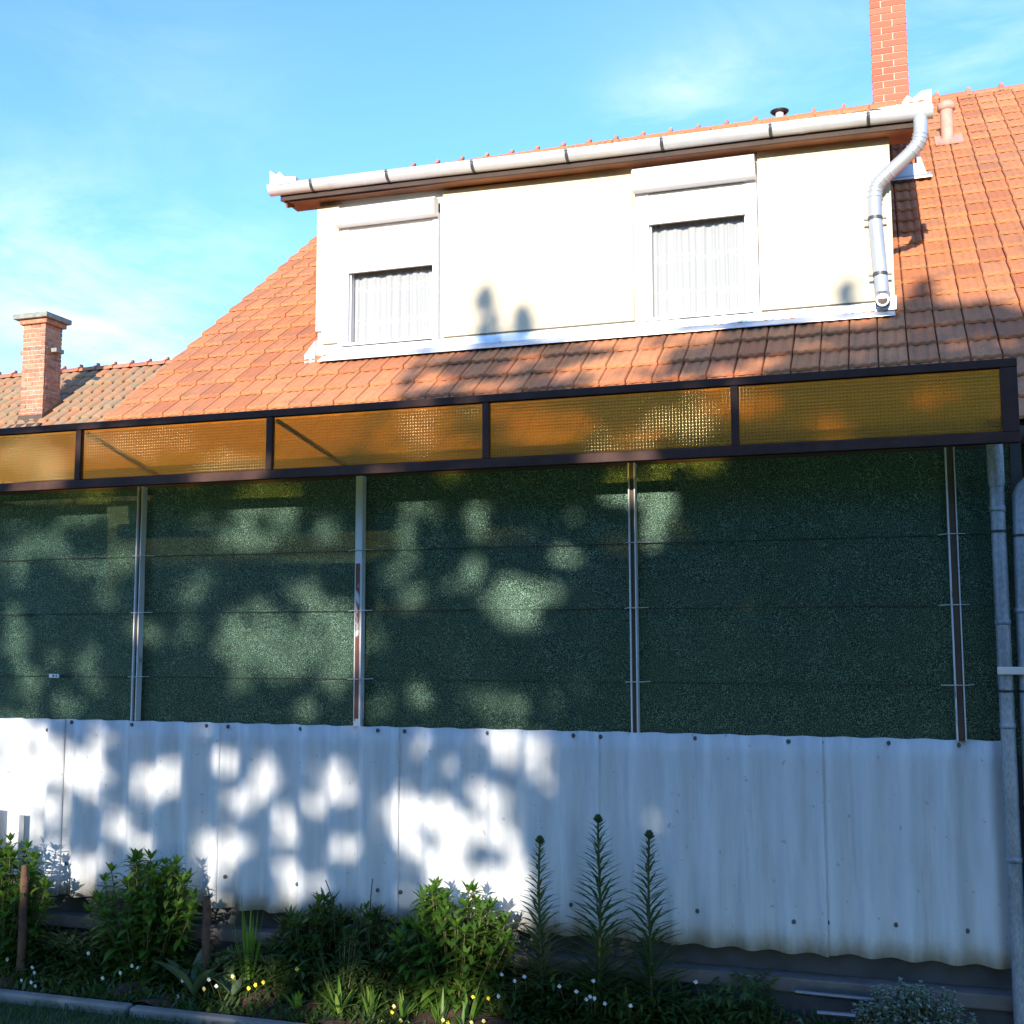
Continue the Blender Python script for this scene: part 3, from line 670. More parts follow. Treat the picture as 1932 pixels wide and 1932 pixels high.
# end pane on the right side, roof sheet, rafters
mb = MB(); n = 120; vs = []
RS = .045
for i in range(n+1):
    x = X0+(X1-X0)*i/n
    for y in (FY+.03, 1.96): vs.append((x, y, ZT-.045+(y-FY)*RS+.002*math.sin(x*2*PI/.12)))
mb.add(vs, [(2*i, 2*i+2, 2*i+3, 2*i+1) for i in range(n)], True); mb.build('roof_sheet', 'amber_sheet', ver)
for x in []:
    mb = MB(); mb.hexa([(x-.02, FY+.021, ZT-.115), (x+.02, FY+.021, ZT-.115), (x+.02, 1.96, ZT-.115+2.33*RS), (x-.02, 1.96, ZT-.115+2.33*RS), (x-.02, FY+.021, ZT-.06), (x+.02, FY+.021, ZT-.06), (x+.02, 1.96, ZT-.06+2.33*RS), (x-.02, 1.96, ZT-.06+2.33*RS)])
    mb.build('rafter', 'dark_brown_paint', ver)
mb = MB(); mb.box(X0, X1-.02, .035, .085, 2.665, 2.735); mb.build('wall_plate_beam', 'dark_wood', ver)
mb = MB(); mb.tube([(-6.5, 1.93, 3.045), (4.1, 1.93, 3.045)], .065, 14); mb.build('eave_gutter', 'dark_brown_paint', house)
for x in mulx[:2]:   # slanting stays behind the glass
    mb = MB(); mb.tube([(x+.02, FY+.03, ZT-.05), (x+.28, .03, ZB+.09)], .012, 6); mb.build('diagonal_stay', 'dark_brown_paint', ver)
# posts: folded white steel with rust
def post(x, kind):
    p0 = MB(); z0, z1 = 1.374, 2.70
    if kind == 'wide':
        p0.box(x-.020, x+.020, -.035, -.030, z0, z1); p0.box(x-.020, x-.016, -.0298, .012, z0, z1); p0.box(x+.016, x+.020, -.0298, .012, z0, z1)
    else:
        w = .013 if kind == 'narrow' else .017
        p0.box(x-w-.005, x-w+.002, -.036, .012, z0, z1); p0.box(x+w-.002, x+w+(.003 if kind == 'pair' else .004), -.036, .012, z0, z1)
    o = p0.build('post', 'post_paint', ver, bevel=.001)
    q = MB()
    if kind == 'wide': q.box(x-.013, x+.010, -.0385, -.0355, z0+.04, 2.23); q.build('rust_strip', 'rust_paint', o)
    else:
        w = .0105 if kind == 'narrow' else .0145; q.box(x-w, x+w, -.020, -.014, z0, z1); q.build('post_core', 'grey_metal' if kind == 'left' else 'door_brown', o)
    return o
PX = [(onY(263, 1200, 0).x, 'narrow'), (onY(680, 1200, 0).x, 'wide'), (onY(1198, 1200, 0).x, 'narrow'), (onY(1806, 1200, 0).x, 'pair')]
for x, k in PX: post(x, k)
mb = MB(); mb.box(-6.65, -6.605, .13, 3.04, 0, 2.9); mb.build('side_wall', 'plinth_dark', ver); mb = MB(); mb.box(.555, .60, -.0, 3.04, 0, 2.9); mb.build('side_wall', 'plinth_dark', ver)
# floor and things seen dimly through the netting
mb = MB(); mb.box(X0, .55, .12, 3.04, .02, .28); mb.build('veranda_floor', 'concrete', ver)
def hwin(x0, x1, z0, z1, nm, mat):
    mb = MB(); t = .06; mb.box(x0, x0+t, 3.0, 3.049, z0, z1); mb.box(x1-t, x1, 3.0, 3.049, z0, z1); mb.box(x0+t, x1-t, 3.0, 3.049, z1-t, z1); mb.box(x0+t, x1-t, 3.0, 3.049, z0, z0+t)
    if nm == 'veranda_window': mb.box((x0+x1)/2-.03, (x0+x1)/2+.03, 3.0, 3.049, z0+t, z1-t)
    o = mb.build(nm, mat, house, bevel=.003); mb = MB(); mb.box(x0+t, x1-t, 3.03, 3.045, z0+t, z1-t); mb.build('dark_pane', 'black_rubber', o); return o
hwin(-5.1, -3.9, 1.2, 2.5, 'veranda_window', 'white_plastic'); hwin(-2.9, -1.95, .3, 2.45, 'veranda_door', 'door_brown'); hwin(-1.0, .15, 1.1, 2.4, 'veranda_window', 'white_plastic')

# ------------------------------------------------------------------ netting and its wires
mb = MB(); nx_, nz_ = 260, 20; vs = []
for j in range(nz_+1):
    for i in range(nx_+1):
        x = -6.6+7.15*i/nx_; z = 1.30+1.395*j/nz_
        vs.append((x, .018+.007*math.sin(x*3.1+z*2)+.0035*math.sin(x*11+z*5)*math.sin(z*9), z))
mb.add(vs, [(j*(nx_+1)+i, j*(nx_+1)+i+1, (j+1)*(nx_+1)+i+1, (j+1)*(nx_+1)+i) for j in range(nz_) for i in range(nx_)], True)
net = tag(mb.build('shade_net', 'shade_netting'), 'dark green woven shade netting stretched behind the white posts', 'netting')
for z in (2.30, 1.978, 1.618):
    mb = MB(); pts = [(-6.5+7.0*i/40, .008, z+.0012*math.sin(i*1.3)) for i in range(41)]; mb.tube(pts, .0022, 5, False); mb.build('tension_wire', 'wire_dark', net)
for x, k in PX:
    for z in (2.30, 1.978, 1.618):
        mb = MB(); mb.tube([(x-.05-random.uniform(0, .03), .004, z), (x-.03, -.041, z+.002), (x+.03, -.041, z+.002), (x+.05+random.uniform(0, .03), .004, z+.004)], .0022, 5, False)
        mb.build('wire_tie', 'wire_pale', net)
for (x, y) in ((60, 1060), (56, 1161)):
    mb = MB(); p = onY(x, y, 0); mb.tube([p+Vector((.03*math.cos(a), -.006, .010*math.sin(a))) for a in [2*PI*k/10 for k in range(11)]], .0035, 5, False)
    mb.build('wire_knot', 'wire_dark', net)
p = onY(103, 1275, 0); mb = MB(); mb.box(p.x-.034, p.x+.034, -.006, -.003, p.z-.011, p.z+.011); tg = mb.build('net_tag', 'tag_white', net)
mb = MB(); mb.box(p.x-.008, p.x+.002, -.0075, -.0065, p.z-.006, p.z+.006); mb.box(p.x+.014, p.x+.020, -.0075, -.0065, p.z-.006, p.z+.006); mb.build('tag_mark', 'black_rubber', tg)
for (x, ya, yb, lab) in ((942, 900, 1004, 'thin dark cord hanging over the netting, left of the other, without a clear loop'), (1398, 870, 998, 'thin dark cord with a small end loop hanging over the netting')):
    a = onY(x, ya, -.06); b = onY(x, yb, -.06); mb = MB()
    P = [a.lerp(b, t/6)+Vector((.006*math.sin(t*1.7), 0, 0)) for t in range(7)]; mb.tube([P[0]+Vector((0, 0, .08))]+P, .0035, 6)
    if x > 1000: mb.tube([b+Vector((.012*math.sin(q), 0, -.022+.022*math.cos(q))) for q in [2*PI*k/10 for k in range(11)]], .0035, 6, False)
    tag(mb.build('hanging_cord', 'wire_dark'), lab, 'cord')

# ------------------------------------------------------------------ corrugated sheets
fence = thing('corrugated_fence', 'white painted corrugated sheets fixed in a row below the netting', 'fence', (-2.2, 0, 0))
seams = [-5.60]+[onY(x, 1500, -.02).x for x in (117, 414, 750, 1124, 1543)]+[.462]
tops = {0: 1.379}
scr_top = [92, 132, 257, 387, 430, 571, 712, 764, 919, 1081, 1134, 1310, 1488, 1549, 1677, 1809]
scr_bot = [(122, 1630), (424, 1654), (564, 1667), (711, 1680), (758, 1682), (1078, 1706), (1314, 1722), (1498, 1738), (1561, 1740), (1691, 1749), (1826, 1760)]
allsc = [onY(x, 1377 if x < 100 else 1362+.0263*(x-100), -.045) for x in scr_top]+[onY(x, y, -.045) for x, y in scr_bot]
AMP, PER = .028, .177
for i in range(6):
    xa, xb = seams[i]-(.0 if i == 0 else .006), seams[i+1]+.03*(i < 5)
    th0 = .009*i-.045+.003*(i % 2); zb = .401+random.uniform(-.004, .004); zt = 1.378+random.uniform(-.0015, .0015)
    mb = MB(); n = int((xb-xa)/.012); vs = []; rows = 10
    for j in range(rows+1):
        for k in range(n+1):
            x = xa+(xb-xa)*k/n; t = j/rows
            vs.append((x, -.024-.005*(5-i)*0+th0+AMP*math.sin(2*PI*(x-.462)/PER+.4)-.004*(1-t)*0, zb+(zt-zb)*t))
    q = n+1; fs = [(j*q+k, j*q+k+1, (j+1)*q+k+1, (j+1)*q+k) for j in range(rows) for k in range(n)]
    o = len(vs); vs += [(v[0], v[1]+.006, v[2]) for v in vs]
    fs += [(o+j*q+k, o+(j+1)*q+k, o+(j+1)*q+k+1, o+j*q+k+1) for j in range(rows) for k in range(n)]
    fs += [(rows*q+k, rows*q+k+1, o+rows*q+k+1, o+rows*q+k) for k in range(n)]+[(k, o+k, o+k+1, k+1) for k in range(n)]
    fs += [(j*q, (j+1)*q, o+(j+1)*q, o+j*q) for j in range(rows)]+[(j*q+n, o+j*q+n, o+(j+1)*q+n, (j+1)*q+n) for j in range(rows)]
    mb.add(vs, fs, True); sheet = mb.build('corrugated_sheet', 'corrugated_paint', fence)
    for p in allsc:
        if seams[i] <= p.x < seams[i+1]:
            y = -.024+th0+AMP*math.sin(2*PI*(p.x-.462)/PER+.4)
            mb = MB(); mb.tube([(p.x, y+.002, p.z), (p.x, y-.004, p.z), (p.x, y-.008, p.z)], [.011, .011, .006], 10); mb.build('screw_head', 'screw_grey', sheet)
mb = MB(); mb.box(-6.6, .55, .03, .11, .30, 1.32); mb.build('backing_wall', 'plinth_dark', fence)
pl = MB(); pl.box(-6.6, .60, -.075, .12, .235, .298); plo = tag(pl.build('plinth', 'plinth_lip', bevel=.006), 'low concrete plinth with a paler lip running under the corrugated sheets', 'plinth')
pl = MB(); pl.box(-6.6, .60, -.055, .11, -.05, .233); pl.build('plinth_base', 'plinth_dark', plo)

# galvanised downpipes at the right end
def rainpipe(x, y, r, z0, z1, lab, elbow):
    t = thing('downpipe', lab, 'downpipe', (x, y, 0))
    mb = MB()
    top = [(x, y, z0), (x, y, z1)]
    if elbow: top = [(x, y, z0), (x, y, z1-.06), (x+.03, y, z1), (x+.11, y, z1+.05), (x+.3, y, z1+.10)]
    mb.tube(smooth_path(top, it=2) if elbow else top, r, 24); mb.build('pipe', 'galvanised', t)
    for z in (1.95, 1.12, .72) if elbow else (2.40, 1.9, 1.45, .88):
        mb = MB(); mb.tube([(x, y, z-.012), (x, y, z-.010), (x, y, z+.010), (x, y, z+.012)], [r, r+.003, r+.003, r], 24, False); mb.build('pipe_joint', 'galvanised', t)
    for z in (2.28, 1.60) if elbow else (2.30, 1.60):
        mb = MB(); mb.tube([(x, y, z-.006), (x, y, z+.006)], r+.003, 24, False); mb.build('strap', 'wire_dark', t)
    return t
xp = onY(1884, 1000, -.11).x
t = rainpipe(xp, -.11, .031, .0, 2.72, 'galvanised downpipe beside the netting, the left one of the pair', False)
mb = MB(); mb.tube([(xp, -.113, 2.50), (xp, -.113, 2.53), (xp, -.113, 2.715)], [.033, .035, .035], 24); mb.build('pale_sleeve', 'galvanised', t)
mb = MB(); mb.tube([(xp+.004, -.11, .30), (xp+.015, -.115, .20), (xp+.09, -.13, .10)], .034, 20); mb.build('foot_elbow', 'galvanised', t)
t2 = rainpipe(xp+.088, -.10, .036, .0, 2.50, 'wider galvanised downpipe with a top elbow, cut off by the photo edge', True)
mb = MB(); mb.box(xp-.036, xp+.15, -.158, -.148, 1.672, 1.706); mb.build('joining_bracket', 'zinc_flash', t, bevel=.003)

# ------------------------------------------------------------------ plants
def rnd(a, b): return random.uniform(a, b)
def bush(cx, cy, z0, rx, ry, h, nst, L, Wd, mat, lab, name='leafy_bush', cat='bush', group=None, lean=.5, leafy=1.0):
    t = thing(name, lab, cat, (cx, cy, z0), group); st = MB(); lf = MB()
    for i in range(nst):
        a = rnd(0, 2*PI); q = math.sqrt(rnd(0, 1)); ex = math.cos(a)*q*rx; ey = math.sin(a)*q*ry
        hh = h*(1-.50*q*q*q)*rnd(.82, 1.06); base = Vector((cx+ex*.35, cy+ey*.35, z0)); tip = Vector((cx+ex, min(cy+ey, -.06), z0+hh))
        mid = base.lerp(tip, .5)+Vector((ex*.12, ey*.12, hh*.10)); P = smooth_path([base, mid, tip], it=2)
        st.tube([p for p in P], [.0045*(1-.5*k/len(P)) for k in range(len(P))], 5, False)
        nn = int(13*leafy*max(.55, hh/.5)); ph = rnd(0, PI)
        for k in range(nn):
            u = .10+.90*(k+rnd(-.2, .2))/nn; u = min(max(u, .1), .99); idx = min(int(u*(len(P)-1)), len(P)-2); p = P[idx].lerp(P[idx+1], u*(len(P)-1)-idx)
            ax = ph+k*PI/2*1.06
            for s in (0, PI):
                an = ax+s+rnd(-.3, .3); ll = L*(1.1-.45*u)*rnd(.75, 1.2)
                lf.leaf(p, (math.cos(an), math.sin(an), rnd(.15, .6)), (0, 0, 1), ll, Wd*ll/L*rnd(.85, 1.15), rnd(.3, 1.0), .25)
        for k in range(7):
            an = ph+k*2*PI/7; lf.leaf(P[-1], (math.cos(an)*.7, math.sin(an)*.7, rnd(.6, 1.3)), (math.cos(an)*-.3, math.sin(an)*-.3, 1), L*rnd(.4, .65), Wd*.55, .25, .3)
    st.build('stems', 'stem_green', t); lf.build('foliage', mat, t); return t
def at(px, py, Y): p = onY(px, py, Y); return p
def bpx(x0, x1, ytop, Y, z0=.10):
    a = onY(x0, 1700, Y).x; b = onY(x1, 1700, Y).x; c = (x0+x1)/2; return (a+b)/2, (b-a)/2, onY(c, ytop, Y).z-z0
x, r, h = bpx(-70, 92, 1598, -.33); bush(x, -.33, .1, r, .15, h, 50, .11, .040, 'phlox_leaf', 'bright green leafy bush at the left edge, partly sunlit, behind the tall brown stake')
x, r, h = bpx(172, 388, 1600, -.27); bush(x, -.27, .1, r, .18, h*.90, 62, .12, .042, 'phlox_leaf', 'dense dark green leafy bush between the two brown stakes')
x, r, h = bpx(742, 972, 1662, -.26); bush(x, -.26, .1, r, .18, h*.90, 66, .12, .042, 'phlox_leaf', 'green leafy bush left of the tall spiky plants, sunlit on its right side')
x, r, h = bpx(575, 650, 1712, -.20); bush(x, -.17, .1, r, .10, h, 24, .14, .034, 'dark_leaf', 'dark strap-leaved plant with two thin bare stalks, against the fence', 'dark_bush', leafy=.7)
x, r, h = bpx(640, 760, 1722, -.20); bush(x, -.19, .1, r, .12, h, 40, .09, .026, 'dark_leaf', 'dark whorled bush in the shade between the strap-leaved plant and the green bush', 'dark_bush')
x, r, h = bpx(515, 610, 1728, -.22); bush(x, -.2, .1, r, .10, h, 26, .12, .032, 'dark_leaf', 'low dark bush just right of the upright grass blades', 'dark_bush')
x, r, h = bpx(590, 700, 1765, -.34); bush(x, -.33, .08, r, .08, h, 20, .05, .014, 'lily_leaf', 'small feathery olive-green plant in front of the dark bushes', 'feathery_plant', 'plant', leafy=1.3)
x, r, h = bpx(1375, 1490, 1850, -.22); bush(x, -.22, .04, r, .10, h, 34, .045, .012, 'dark_leaf', 'dark fine-leaved bush standing before the plinth', 'fine_leaved_bush', leafy=1.5)
x, r, h = bpx(1590, 1850, 1888, -.22, .0); bush(x, -.24, .0, r, .12, h+.06, 130, .036, .018, 'silver_leaf', 'silvery small-leaved shrub in the bottom right corner', 'silver_shrub', 'shrub', leafy=2.2)
x, r, h = bpx(-60, 140, 1800, -.40); bush(x, -.42, .05, r*1.1, .10, h*.8, 34, .045, .014, 'dark_leaf', 'low dark carpet plant at the foot of the left stake', 'low_bush')

def lily(px, pytop, Y, n, lab, sc):
    top = onY(px, pytop, Y); x = top.x; z0 = .08; H = top.z-z0
    t = thing('lily', lab, 'lily', (x, Y, z0), 'tall lilies with narrow leaves'); st = MB(); lf = MB(); bd = MB()
    lean = rnd(-.012, .012)
    def P(u): return Vector((x+lean*(u-1)+.006*math.sin(u*5+px), Y+.004*math.sin(u*6), z0+H*u))
    st.tube([P(k/12) for k in range(13)], [.0075*(1-.35*k/12) for k in range(13)], 7, False)
    for k in range(n):
        u = .04+.94*(k/n)**.95; an = k*2.39996+rnd(-.25, .25); L = (.235*(1-u)**.75+.032)*sc*rnd(.85, 1.1); W2 = .019*(.45+.75*(1-u))
        el = rnd(.55, .85)
        lf.leaf(P(u), (math.cos(an), math.sin(an), el), (-math.cos(an)*.4, -math.sin(an)*.4, 1), L, W2, .35 if u < .85 else .1, .35, 4)
    for k in range(26):
        an = k*2.39996; e = k/26; d = Vector((math.cos(an)*(1-e*.7), math.sin(an)*(1-e*.7), .7+e)).normalized(); p = P(1)+Vector((0, 0, -.012+.012*e))
        bd.tube([p, p+d*.012, p+d*.026, p+d*.032], [.003, .0055, .0045, .001], 6)
    st.build('stem', 'stem_green', t); lf.build('foliage', 'lily_leaf', t); bd.build('bud_head', 'lily_leaf', t); return t
lily(1019, 1588, -.27, 150, 'shortest of the three tall spiky lilies, the one nearest the leafy bush', .82)
lily(1130, 1548, -.28, 185, 'tallest of the three spiky lilies, standing in the middle', 1.05)
lily(1226, 1578, -.27, 165, 'right one of the three tall spiky lilies, nearest the bare fence', .92)

def blades(px, py, Y, n, H, Wd, mat, lab, spread=.35, name='grass_clump', cat='plant', group=None, droop=.5):
    b = onY(px, py, Y); t = thing(name, lab, cat, (b.x, Y, .06), group); lf = MB()
    for k in range(n):
        a = rnd(0, 2*PI); q = rnd(.1, 1)*spread; L = H*rnd(.6, 1.05)
        lf.leaf((b.x+rnd(-.015, .015), Y+rnd(-.015, .015), .06), (math.cos(a)*q, math.sin(a)*q, 1), (-math.cos(a), -math.sin(a), .3), L, Wd*rnd(.8, 1.2), droop*rnd(.5, 1.3)*q, .4, 4)
    lf.build('leaf_blades', mat, t); return t
blades(470, 1850, -.34, 20, .48, .014, 'blade_leaf', 'upright clump of long grass blades right of the second brown stake', .32)
blades(1262, 1860, -.24, 7, .34, .012, 'lily_leaf', 'few thin arching blades right of the last lily', .5)
blades(1040, 1880, -.22, 14, .26, .02, 'lily_leaf', 'strap-leaved tuft in shade at the foot of the shortest lily', .9, droop=1)
blades(1180, 1890, -.32, 16, .24, .03, 'dark_leaf', 'broad dark tuft at the foot of the tallest lily', 1.0, droop=1.1)
G = 'rosettes of strap leaves in the front of the bed'
for (px, py, Y, n, H, Wd, lab) in ((640, 1875, -.46, 13, .20, .022, 'strap-leaved rosette left of the front, below the feathery plant'),
    (700, 1870, -.44, 11, .17, .018, 'strap-leaved rosette just right of the largest front rosette'), (765, 1865, -.44, 9, .15, .015, 'narrow rosette with thin leaves below the big green bush'),
    (830, 1890, -.47, 11, .17, .014, 'sunlit yellow-green rosette beside the bare soil'), (885, 1880, -.42, 12, .22, .016, 'tallest sunlit rosette right of the bare soil, with a thin stalk'),
    (870, 1915, -.50, 10, .13, .014, 'lowest sunlit rosette at the bottom edge of the photo'), (560, 1890, -.47, 10, .15, .024, 'dark shaded rosette near the yellow pansies')):
    blades(px, py, Y, n, H, Wd, 'blade_leaf', lab, .9, 'strap_rosette', 'plant', G, 1.0)
def broad(px, py, Y, n, L, Wd, lab):
    b = onY(px, py, Y); t = thing('broad_leaf_clump', lab, 'plant', (b.x, Y, .06)); lf = MB()
    for k in range(n):
        a = k*2*PI/n+rnd(-.3, .3); lf.leaf((b.x, Y, .06), (math.cos(a)*.7, math.sin(a)*.5, 1), (-math.cos(a), -math.sin(a), .4), L*rnd(.75, 1.1), Wd*rnd(.8, 1.1), .7, .3, 4)
    lf.build('foliage', 'blue_leaf', t)
broad(365, 1895, -.42, 7, .27, .065, 'broad blue-green leaves left of the second stake'); broad(440, 1890, -.40, 6, .22, .055, 'broad blue-green leaves right of the second stake')
broad(1500, 1925, -.26, 4, .17, .08, 'single clump of pale broad leaves before the lying pipes')
# ground cover
mb = MB()
for i in range(13000):
    x = rnd(-5.4, -.55); y = rnd(-.40, -.08); hh_ = .10+.16*(.5+.5*math.sin(x*5.3+1)*math.sin(x*2.1))*(1 if x > -3.3 else .55); z = .10+rnd(0, 1)**1.6*hh_; a = rnd(0, 2*PI)
    mb.leaf((x, y, z), (math.cos(a), math.sin(a), rnd(-.1, 1.0)), (0, 0, 1), rnd(.04, .085), rnd(.012, .022), rnd(.3, .9), .3)
for i in range(15000):
    x = rnd(-5.6, -.15); y = rnd(-.55, -.10); dens = .55+.45*math.sin(x*3.1+1)*math.sin(x*7.7)
    if rnd(0, 1) > .35+dens*.6 or (-2.17 < x < -1.74 and -.56 < y < -.36 and rnd(0, 1) < .85): continue
    z = .03+.10*min(1, (y+.56)/.60*1.6); a = rnd(0, 2*PI)
    mb.leaf((x, y, z-.01), (math.cos(a), math.sin(a), rnd(.3, 2.2)), (0, 0, 1), rnd(.03, .075), rnd(.010, .02), rnd(.2, .8), .3)
tag(mb.build('ground_cover', 'dark_leaf'), 'low leafy ground cover filling the shaded flower bed', 'ground cover', kind='stuff')
mb = MB()
for i in range(5200):
    x = rnd(-5.6, -1.5); y = rnd(-1.05, -.63); a = rnd(0, 2*PI)
    mb.leaf((x, y, 0), (math.cos(a)*.5, math.sin(a)*.5, 1), (math.cos(a), math.sin(a), .2), rnd(.02, .055), .005, .5, .1)
tag(mb.build('grass', 'dark_leaf'), 'short grass in front of the concrete kerb', 'grass', kind='stuff')
# pansies
def pansy(px, py, Y, c, sz=.016):
    sz *= .72
    lab = {'yellow': 'small yellow pansy in the sunlit or shaded bed front', 'white': 'small white pansy in the dark flower bed', 'two': 'small pansy with white upper and yellow lower petals'}[c]
    p = onY(px, py, Y); t = thing('pansy', lab, 'flower', (p.x, Y, .05), {'yellow': 'yellow pansies', 'white': 'white pansies', 'two': 'two-coloured pansies'}[c])
    mb = MB(); mb.tube([(p.x+rnd(-.02, .02), Y+.02, max(.04, p.z-.07)), (p.x, Y+.006, p.z-.01), (p.x, Y, p.z)], .0013, 5, False); mb.build('stem', 'stem_green', t)
    def pet(angs, mat, nm):
        mb = MB()
        for a in angs: mb.leaf(p+Vector((0, -.003, 0)), (math.cos(a), -.25, math.sin(a)), (0, -1, .3), sz*rnd(.85, 1.1), sz*.95, 0, .15)
        mb.build(nm, mat, t)
    tilt = rnd(-.3, .3)
    pet([PI*.35+tilt, PI*.65+tilt], 'petal_yellow' if c == 'yellow' else 'petal_white', 'upper_petals')
    pet([-.15+tilt, PI+.15+tilt, -PI/2+tilt], 'petal_white' if c == 'white' else 'petal_yellow', 'lower_petals')
fl = [(470, 1864, 'yellow'), (483, 1858, 'yellow'), (498, 1853, 'yellow'), (561, 1828, 'yellow'), (744, 1898, 'two'), (741, 1909, 'yellow'), (757, 1925, 'two'), (723, 1927, 'yellow'), (890, 1928, 'two'), (913, 1926, 'two'),
      (922, 1883, 'yellow'), (941, 1879, 'white'), (893, 1880, 'yellow'), (870, 1930, 'yellow'), (837, 1924, 'two'), (846, 1929, 'yellow'), (920, 1937, 'yellow'), (770, 1928, 'two'),
      (62, 1825, 'white'), (66, 1835, 'white'), (60, 1853, 'white'), (68, 1860, 'white'), (80, 1857, 'white'), (42, 1849, 'white'), (15, 1810, 'white'), (250, 1822, 'white'), (262, 1826, 'white'), (228, 1835, 'white'), (168, 1798, 'white'), (195, 1845, 'white'),
      (336, 1880, 'white'), (317, 1891, 'white'), (300, 1890, 'white'), (395, 1848, 'white'), (409, 1860, 'white'), (345, 1850, 'white'), (386, 1865, 'two'), (440, 1842, 'two'),
      (1120, 1850, 'white'), (1056, 1860, 'white'), (1107, 1885, 'white'), (1114, 1880, 'white'), (1122, 1883, 'white'), (1142, 1893, 'white'), (1190, 1897, 'white'), (1313, 1852, 'white'), (1088, 1870, 'white'), (990, 1842, 'white'), (972, 1850, 'white'), (947, 1838, 'white')]
for (px, py, c) in fl: pansy(px, py, -.50+rnd(-.02, .05) if py > 1840 else -.42, c, .0165 if px < 700 else .0145)
# thin bare stalks
for (pa, pb, Y, lab) in (((629, 1715), (614, 1660), -.2, 'thin bent dry stalk rising above the strap-leaved plant, the left of two'), ((698, 1710), (703, 1658), -.2, 'thin straight dry stalk rising beside the whorled bush, the right of two')):
    a = onY(*pa, Y); b = onY(*pb, Y); mb = MB(); mb.tube(smooth_path([(a.x+.03, Y, .1), a, a.lerp(b, .5)+Vector((.01 if pa[0] < 650 else 0, 0, 0)), b], it=2), .0028, 5); tag(mb.build('dry_stalk', 'stem_green'), lab, 'stalk')
# stakes
def stake(px, yt, yb, Y, r, mat, lab, name, sq=False):
    a = onY(px, yt, Y); mb = MB()
    P = [(a.x+.002*math.sin(k*2.1), Y, -.02+(a.z+.02)*k/8) for k in range(9)]
    if sq: mb.box(a.x-r, a.x+r, Y-.004, Y+.004, 0, a.z)
    else: mb.tube(P, [r*(1+.06*math.sin(k*1.9)) for k in range(8)]+[r*.72], 9)
    return tag(mb.build(name, mat), lab, 'stake')
stake(47, 1632, 0, -.42, .022, 'stake_wood', 'brown weathered wooden stake at the left edge of the bed', 'wooden_stake')
stake(391, 1690, 0, -.36, .021, 'stake_wood', 'brown wooden stake with a tie right of the dense bush', 'wooden_stake')
stake(42, 1538, 0, -.12, .017, 'grey_metal', 'flat grey post standing behind the left brown stake', 'grey_post', True)
stake(-3, 1528, 0, -.12, .017, 'grey_metal', 'flat grey post cut off by the left photo edge', 'grey_post', True)
for i, (xa, ya, xb, yb, lab) in enumerate(((1508, 1872, 1650, 1887, 'longer shiny metal pipe lying in front of the plinth'), (1545, 1911, 1605, 1916, 'shorter shiny metal pipe lying nearer the camera'))):
    Y = -.16-.12*i; a = onY(xa, ya, Y); b = onY(xb, yb, Y); mb = MB(); d = (b-a); mb.tube([a-d*.05, b+d*.15], .012, 12); tag(mb.build('metal_pipe', 'shiny_pipe'), lab, 'pipe')

# ------------------------------------------------------------------ the tree behind the viewpoint, which throws the dappled shade
lit = []   # (x, y, rx, ry, plane)
def c4(l): return [(x*.3662, y*.3662+849, a*.3662, b*.3662, 'f') for x, y, a, b in l]
def c5(l): return [(x*.3662+613, y*.3662+849, a*.3662, b*.3662, 'f') for x, y, a, b in l]
def cz(l, ox): return [(x*.2441+ox, y*.2441+1462, a*.2441, b*.2441, 'f') for x, y, a, b in l]
lit += c4([(60, 365, 110, 30), (400, 355, 150, 35), (150, 500, 170, 90), (430, 590, 140, 60), (60, 610, 70, 60), (620, 560, 90, 70), (520, 740, 60, 80), (50, 830, 50, 80), (60, 980, 70, 110), (250, 1060, 55, 50), (430, 1080, 65, 70), (120, 1180, 105, 90),
 (470, 1210, 50, 60), (310, 1320, 85, 60), (650, 1340, 50, 40), (690, 930, 80, 60), (790, 950, 50, 50), (1020, 345, 60, 45), (1230, 335, 60, 40), (1250, 450, 180, 60), (1450, 370, 60, 85), (1660, 420, 50, 80), (850, 510, 60, 25), (1080, 650, 55, 35), (970, 730, 75, 70),
 (1560, 720, 80, 80), (950, 930, 70, 80), (1180, 1000, 95, 110), (1330, 870, 140, 90), (1420, 1050, 190, 130), (1650, 950, 140, 130), (1720, 1140, 105, 110), (1560, 1320, 90, 60), (1220, 1200, 60, 80), (1700, 800, 80, 60),
 (90, 1560, 230, 210), (90, 1800, 170, 170), (480, 1650, 105, 120), (540, 1470, 60, 70), (690, 1530, 25, 60), (820, 1720, 105, 95), (1180, 1610, 75, 65), (1050, 1430, 45, 30), (1280, 1800, 60, 80), (1400, 1690, 80, 110), (1630, 1830, 55, 60), (1740, 1750, 60, 100), (1820, 1420, 30, 30), (1680, 1640, 35, 40), (650, 1900, 55, 50)])
